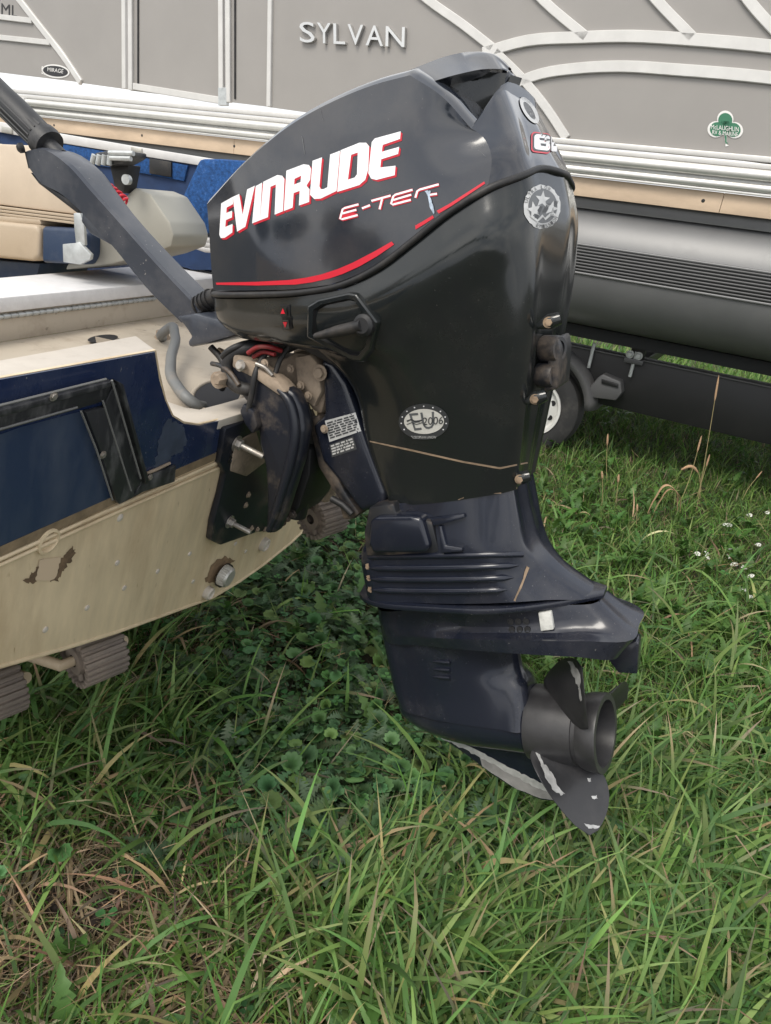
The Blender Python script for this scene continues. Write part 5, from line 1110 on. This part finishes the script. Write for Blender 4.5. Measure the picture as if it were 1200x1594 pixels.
def jag(nl, ln, wd, depth):
    L_ = []
    for i in range(nl*2+1):
        t = i/(nl*2); w_ = wd*math.sin(math.pi*(.08+.88*t**.8))*(1 if i % 2 else depth); L_.append((ln*(t+(-.03 if i % 2 else .0)), w_))
    return L_+[(a, -b) for a, b in L_[::-1]]
def striptmpl(L_, arch):
    h_ = len(L_)//2; V_ = []; F_ = []
    for i in range(h_): a, b = L_[i]; V_ += [(a, b, arch*math.sin(a*2.6)+.25*abs(b)), (a, 0, arch*math.sin(a*2.6)), (a, -b, arch*math.sin(a*2.6)+.25*abs(b))]
    for i in range(h_-1):
        for j in range(2): p_ = 3*i+j; F_ += [(p_, p_+1, p_+4), (p_, p_+4, p_+3)]
    return np.array(V_, float), np.array(F_)
thi = striptmpl(jag(9, 1.0, .30, .22), .22)
x, y = scatter(4200, .6, 4, 1.2); u, v, z = zones(x, y); k = keep(np.clip(z['weed']*.75*(.3+.6*wob(x, y, 6, 30)), 0, 1)); x, y = x[k], y[k]; n0 = len(x); x = np.repeat(x, 6)+rng.normal(0, .008, n0*6); y = np.repeat(y, 6)+rng.normal(0, .008, n0*6); n = len(x)
place('feathery_weeds', thi, x, y, gz(x, y)+rng.uniform(.012, .05, n), rng.uniform(.05, .095, n), rng.uniform(0, 6.28, n), rng.normal(-.35, .3, n), pick(np.array([(.075, .14, .068), (.095, .16, .075), (.12, .18, .10)]), n, .2), M_LEAF, 'feathery dark green yarrow and thistle leaves')
dan = striptmpl(jag(5, 1.0, .21, .5), .2)
x, y = scatter(3400, .8, 6.5, 1.1); u, v, z = zones(x, y); k = keep(np.clip(z['broad']*.6+.03, 0, 1)*(1-z['dirt'])); x, y = x[k], y[k]; n0 = len(x); x = np.repeat(x, 6)+rng.normal(0, .012, n0*6); y = np.repeat(y, 6)+rng.normal(0, .012, n0*6); n = len(x)
place('broadleaf_weeds', dan, x, y, gz(x, y)+rng.uniform(.02, .07, n), rng.uniform(.055, .105, n), rng.uniform(0, 6.28, n), rng.normal(-.45, .3, n), pick(np.array([(.075, .155, .035), (.095, .180, .045), (.060, .130, .030)]), n, .18), M_LEAF, 'broad bright dandelion leaves in the lawn')
# a few dandelions that stand out singly
def G(u, v): return hit(u, v, Vector((0, 0, 0)), UP)
def single_leaf(name, root, az, ln, tilt, col, T_=dan):
    V0, F0 = T_; ca, sa, ct, st = math.cos(az), math.sin(az), math.cos(tilt), math.sin(tilt); vs = []
    for a, b, c in V0*ln: a2, c2 = a*ct+c*st, -a*st+c*ct; vs.append((a2*ca-b*sa, a2*sa+b*ca, c2))
    me = bpy.data.meshes.new(name); me.from_pydata(vs, [], F0.tolist()); at = me.color_attributes.new('Col', 'FLOAT_COLOR', 'POINT')
    for i in range(len(vs)): at.data[i].color = (*[k_*(1-.07*(i % 2)) for k_ in col], 1)
    return mobj(name, me, M_LEAF, root, 180)
for i, (u, v, ln, lab) in enumerate([(500,985,.13,'dandelion rosette in dark weeds left of the motor leg'), (1150,1480,.14,'dandelion rosette at the lower right edge of the grass'), (262,1500,.085,'dandelion rosette with a torn leaf beside the bare soil'), (1010,960,.14,'dandelion rosette in the lawn right of the motor leg'), (1120,1010,.13,'dandelion rosette below the white flowers')]):
    g_ = G(u, v); d_ = thing('dandelion', lab, 'dandelion', Matrix.Translation((g_.x, g_.y, .03)), 'dandelion rosettes in the grass')
    for k in range(9): single_leaf('leaf', d_, k*.7+i+random.uniform(-.2, .2), ln*random.uniform(.75, 1.1), -random.uniform(.25, .6), (.075+.02*random.random(), .15+.03*random.random(), .035))
# foxtail stalks
M_STALK = mat('dry stalk', (.33, .27, .13), .7); M_SEED = mat('tan seed head', (.42, .27, .16), .9, var=.3, vscale=300, bump=.8, bscale=500)
FX = [((1083,800),(1100,700),(1118,590),38,.0052,'tallest straight foxtail stalk by the pontoon trailer'), ((1052,800),(1075,740),(1091,682),26,.005,'leaning foxtail left of the tallest stalk'), ((1080,790),(1092,750),(1104,710),20,.005,'short foxtail right of the tallest stalk'), ((945,760),(944,720),(946,678),18,.006,'small foxtail in the lawn near the trailer wheel'), ((935,800),(938,770),(937,735),13,.006,'tiny foxtail below the trailer wheel'), ((955,800),(960,770),(963,740),14,.006,'foxtail with a thick head in the middle of the lawn'), ((990,830),(991,805),(992,786),13,.0055,'lone foxtail above the motor plate'), ((1150,790),(1165,760),(1185,735),14,.004,'thin leaning foxtail near the right edge')]
for a, b, c, hl, hr, lab in FX:
    g_ = G(*a); pl = [hit(*p, g_, Vector((0, 1, 0))) for p in (a, b, c)]; f_ = thing('foxtail_grass', lab, 'foxtail', Matrix.Translation(g_), 'foxtail stalks in the grass')
    P_ = catmull([p-g_ for p in pl], 5); tube('stem', P_, [.0022, .0012], M_STALK, f_, n=6)
    d_ = (P_[-1]-P_[-3]).normalized(); ln = hl*(pl[0]-CP).dot(FWD)/FPX; tube('seed_head', [P_[-1]+d_*ln*(t-.85) for t in (0, .15, .4, .7, .9, 1)], [hr*.3, hr*.9, hr, hr*.9, hr*.55, hr*.15], M_SEED, f_, n=10)
def bent(name, pts, r, m, lab, cat):
    g_ = G(*pts[0]); P_ = [hit(*p, g_, Vector((0, 1, 0)))-g_ for p in pts]; t_ = thing(name, lab, cat, Matrix.Translation(g_)); return t_, catmull(P_, 6)
t_, P_ = bent('foxtail_grass', [(1088,790),(1090,760),(1086,735),(1075,726),(1060,731)], 0, None, 'drooping arched foxtail head hanging left of the tallest stalk', 'foxtail'); k = len(P_)//2
tube('stem', P_[:k+1], .002, M_STALK, t_, n=6); tube('seed_head', P_[k:], [.004, .0085, .009, .008, .003], M_SEED, t_, n=10)
t_, P_ = bent('dry_leaf', [(1002,815),(1020,775),(1038,755),(1052,765),(1054,795)], 0, None, 'arched reddish dry grass leaf in the lawn', 'dry leaf'); tube('leaf_blade', P_, [.003, .008, .012, .009, .004], M_SEED, t_, n=8, squash=.25)
tube('leaf_blade', [p*.92+Vector((.03, 0, 0)) for p in P_], [.002, .006, .008, .006, .003], M_SEED, t_, n=8, squash=.25)
# white flower clusters
M_PET = mat('white petals', (.75, .75, .70), .6); M_STEM = mat('green stem', (.06, .12, .03), .6)
bm = bmesh.new(); r_ = random.Random(3)
for k in range(26):
    a, rr_ = r_.uniform(0, 6.28), math.sqrt(r_.random()); c_ = Vector((rr_*math.cos(a), rr_*math.sin(a), .45*(1-rr_*rr_))); n_ = Vector((c_.x*.6, c_.y*.6, 1)).normalized()
    s_ = n_.cross(Vector((0, 1, .1))).normalized(); t2 = n_.cross(s_); q = [bm.verts.new(c_+(s_*math.cos(b)+t2*math.sin(b))*.30*(1 if j % 2 else .55)) for j, b in enumerate([2*math.pi*i/10 for i in range(10)])]; bm.faces.new(q)
FLM = bpy.data.meshes.new('blossom'); bm.to_mesh(FLM); bm.free(); FLM.materials.append(M_PET)
FW = [(1153,806),(1166,802),(1134,817),(1128,816),(1194,798),(1180,848),(1147,856),(1137,855),(1134,867),(1158,883),(1168,897),(1158,918),(1169,930),(1085,862),(1100,862),(1100,868),(1143,878)]
FWL = ['white flower cluster, left one of the topmost pair at the right edge', 'white flower cluster, right one of the topmost pair', 'white flower cluster just left of the topmost pair', 'leftmost small white flower of the top row', 'white flower cluster touching the right picture edge', 'lone white flower between the two flower bunches', 'white flower cluster, upper one of the middle bunch', 'white flower cluster, left one of the middle bunch', 'white flower cluster, lowest one of the middle bunch', 'white flower cluster below the middle bunch', 'white flower right of and below the middle bunch', 'second lowest white flower cluster at the right', 'lowest white flower cluster at the right', 'leftmost white flower of the low left trio', 'right upper white flower of the low left trio', 'right lower white flower of the low left trio', 'small white flower under the middle bunch']
for i, (u, v) in enumerate(FW):
    g0 = G(u, v+16); top = hit(u, v, g0, Vector((0, 1, 0))); f_ = thing('white_flower', FWL[i], 'flower', Matrix.Translation(g0), 'white flower clusters at the right edge')
    o_ = bpy.data.objects.new('blossom', FLM); link(o_, f_); o_.location = top-g0; sc_ = random.uniform(.010, .017); o_.scale = (sc_,)*3; o_.rotation_euler = (-.5+random.uniform(-.3, .3), random.uniform(-.3, .3), random.uniform(0, 6))
    tube('stem', [Vector((0, 0, 0)), (top-g0)*.6+Vector((.006, 0, 0)), top-g0], .0014, M_STEM, f_, n=5)
# clods of turned soil
M_CLOD = mat('dark earth clod', (.030, .022, .018), .95, var=.4, vscale=40, bump=1.0, bscale=90)
for i, (u, v, s_, lab) in enumerate([(90,1400,.045,'dark soil clod in the bare patch at the left edge'), (155,1422,.042,'dark soil clod beside the dead straw, right of the first clod'), (300,1525,.035,'small dark soil clod in the straw near the bottom')]):
    bm = bmesh.new(); bmesh.ops.create_icosphere(bm, subdivisions=3, radius=s_); rr_ = random.Random(i)
    for vtx in bm.verts: p = vtx.co/s_; vtx.co = p*s_*(1+.22*math.sin(5*p.x+i)+.18*math.sin(7*p.y+2*i)+.08*math.sin(17*p.z+9*p.x)); vtx.co.z *= .55
    o_ = tag(bobj('soil_clod', bm, M_CLOD, None, 180), lab, 'clod'); g_ = G(u, v); o_.location = (g_.x, g_.y, .015)
# ================================================================ behind the camera: what the glossy cowl mirrors
M_JACK = mat('dark jacket cloth', (.018, .018, .020), .85, var=.2, vscale=40); M_TROU = mat('grey work trousers', (.05, .05, .055), .9); M_SKIN = mat('skin', (.45, .27, .19), .55); M_HAIR = mat('dark hair', (.02, .014, .01), .7)
def person(loc, rz):
    t_ = thing('person', 'person in a dark jacket holding up a phone, mirrored in the cowl', 'person', Matrix.Translation(loc) @ Matrix.Rotation(rz, 4, 'Z'))
    V_ = [(0,0,.95,.13,.10),(0,0,1.10,.14,.10),(0,-.01,1.28,.165,.115),(0,0,1.42,.15,.09),(0,.01,1.50,.055,.055),(0,.02,1.57,.055,.06),(0,.035,1.65,.078,.098),(0,.03,1.73,.062,.08)]
    E_ = [(i, i+1) for i in range(7)]
    def chain(root, pts):
        for q in pts: V_.append(q); E_.append((root, len(V_)-1)); root = len(V_)-1
        return root
    ends = []
    for s in (-1, 1):
        chain(0, [(s*.09,0,.90,.088,.095),(s*.11,.01,.70,.075,.08),(s*.115,.02,.48,.055,.06),(s*.12,0,.28,.05,.055),(s*.125,-.01,.09,.036,.04),(s*.135,.06,.045,.036,.03),(s*.14,.15,.03,.036,.022)])
        h = chain(3, [(s*.17,0,1.40,.062,.06),(s*.215,-.01,1.26,.05,.05),(s*.225,.02,1.11,.042,.042),(s*.15,.17,1.22,.036,.036),(s*.075,.27,1.33,.026,.024)])
        hp_ = Vector(V_[h][:3])
        palm = chain(h, [(s*.062,.31,1.365,.026,.014)])
        for k in range(4):
            b = Vector((s*(.058-.004*k), .325, 1.345+.018*k)); chain(palm, [(b.x,b.y,b.z,.0085,.0085),(b.x-s*.022,b.y+.018,b.z+.008,.008,.008),(b.x-s*.045+s*.004*abs(k-1),b.y+.010,b.z+.012,.0075,.0075)])
        chain(palm, [(s*.055,.285,1.385,.010,.010),(s*.035,.288,1.405,.009,.009),(s*.015,.297,1.412,.008,.008)])
    me = bpy.data.meshes.new('body'); me.from_pydata([v[:3] for v in V_], E_, []); me.update()
    o = bpy.data.objects.new('body', me); link(o, t_); sk_ = o.modifiers.new('skin', 'SKIN'); sk_.use_smooth_shade = True
    for i, v in enumerate(V_): me.skin_vertices[0].data[i].radius = v[3:]
    me.skin_vertices[0].data[0].use_root = True; o.modifiers.new('sub', 'SUBSURF').levels = 2; o.modifiers['sub'].render_levels = 2
    bpy.context.view_layer.update(); ev_ = o.evaluated_get(bpy.context.evaluated_depsgraph_get()); me2 = bpy.data.meshes.new_from_object(ev_)
    o.modifiers.clear(); o.data = me2; bpy.data.meshes.remove(me); me2.materials.clear()
    for m_ in (M_JACK, M_TROU, M_SKIN): me2.materials.append(m_)
    for f in me2.polygons:
        c = f.center; f.material_index = 2 if (c.z > 1.53 or (c.y > .24 and c.z > 1.2)) else (1 if c.z < .92 else 0); f.use_smooth = True
    bm = bmesh.new(); bmesh.ops.create_uvsphere(bm, u_segments=20, v_segments=12, radius=1)
    for v in bm.verts: v.co = Vector((v.co.x*.086, v.co.y*.105+.012-(.02 if v.co.z < .2 else 0), v.co.z*.10+1.715)) if v.co.z > -.35 or v.co.y < -.2 else Vector((v.co.x*.07, -.02, 1.69))
    bobj('hair', bm, M_HAIR, t_, 180)
    for s in (-1, 1):
        lathe('eye', (s*.031, .112, 1.665), (0, 1, 0), [(0, .011), (.004, .009), (.006, 0)], M_WHITE, t_, 12); lathe('ear', (s*.078, .03, 1.655), (s, 0, 0), [(-.004, .028), (.008, .026), (.010, 0)], M_SKIN, t_, 14)
    slab('nose', [(-.010, .118, 1.665), (.010, .118, 1.665), (.016, .122, 1.632), (-.016, .122, 1.632)], (0, .018, -.006), M_SKIN, t_, bevel=.004); slab('mouth', [(-.024, .121, 1.605), (.024, .121, 1.605), (.018, .121, 1.597), (-.018, .121, 1.597)], (0, .004, 0), M_RED, t_, bevel=.001)
    ph = tag(slab('phone', [(-.038, .335, 1.32), (.038, .335, 1.32), (.038, .305, 1.47), (-.038, .305, 1.47)], (0, .009, .002), M_RECESS, None, bevel=.003), 'dark phone held up by the person in the dark jacket', 'phone'); ph.matrix_world = t_.matrix_world.copy()
person(Vector((-2.9, -.22, 0)), -math.radians(66))
# a row of trees across the yard
M_BARK = mat('tree bark', (.07, .055, .04), .9, bump=.8, bscale=40); M_CROWN = gmat('tree leaf', .6, .2)
TL = []
def tree(x, y, h, r, seed):
    g_ = np.random.default_rng(seed); t_ = thing('tree', TL[seed]+' tree from the right in the row behind the camera', 'tree', Matrix.Translation((x, y, 0)), 'trees across the yard behind the camera')
    tube('trunk', [(0, 0, 0), (.1, 0, h*.3), (0, .1, h*.6), (.05, 0, h*.85)], [h*.035, h*.028, h*.018, h*.005], M_BARK, t_, n=8)
    cl = g_.normal(0, 1, (26, 3)); cl /= np.linalg.norm(cl, axis=1)[:, None]; cl = cl*g_.uniform(.3, 1, (26, 1))*np.array([r, r, h*.34])+np.array([0, 0, h*.62])
    n = 2600; c = cl[g_.integers(0, 26, n)]+g_.normal(0, r*.2, (n, 3)); a = g_.normal(0, 1, (n, 3)); a /= np.linalg.norm(a, axis=1)[:, None]; b = np.cross(a, g_.normal(0, 1, (n, 3))); b /= np.linalg.norm(b, axis=1)[:, None]; s = g_.uniform(.12, .3, (n, 1))
    V = np.stack([c-a*s, c-b*s*.6, c+a*s, c+b*s*.6], 1).reshape(-1, 3); C = np.repeat(np.array([[.035, .06, .02]])*g_.uniform(.7, 1.4, (n, 1)), 4, 0)
    o = bigmesh('crown', V, np.arange(n*4).reshape(n, 4), C, M_CROWN); o.parent = t_; del o['kind']
TL = ['first', 'second', 'third', 'fourth', 'fifth', 'sixth', 'seventh', 'eighth', 'ninth', 'tenth', 'eleventh', 'twelfth', 'thirteenth', 'fourteenth']
for i in range(14):
    a_ = math.radians(188+7.4*i+random.uniform(-2, 2)); d_ = random.uniform(42, 52); tree(d_*math.sin(a_), d_*math.cos(a_), random.uniform(3.6, 6.5), random.uniform(1.8, 3.0), i)
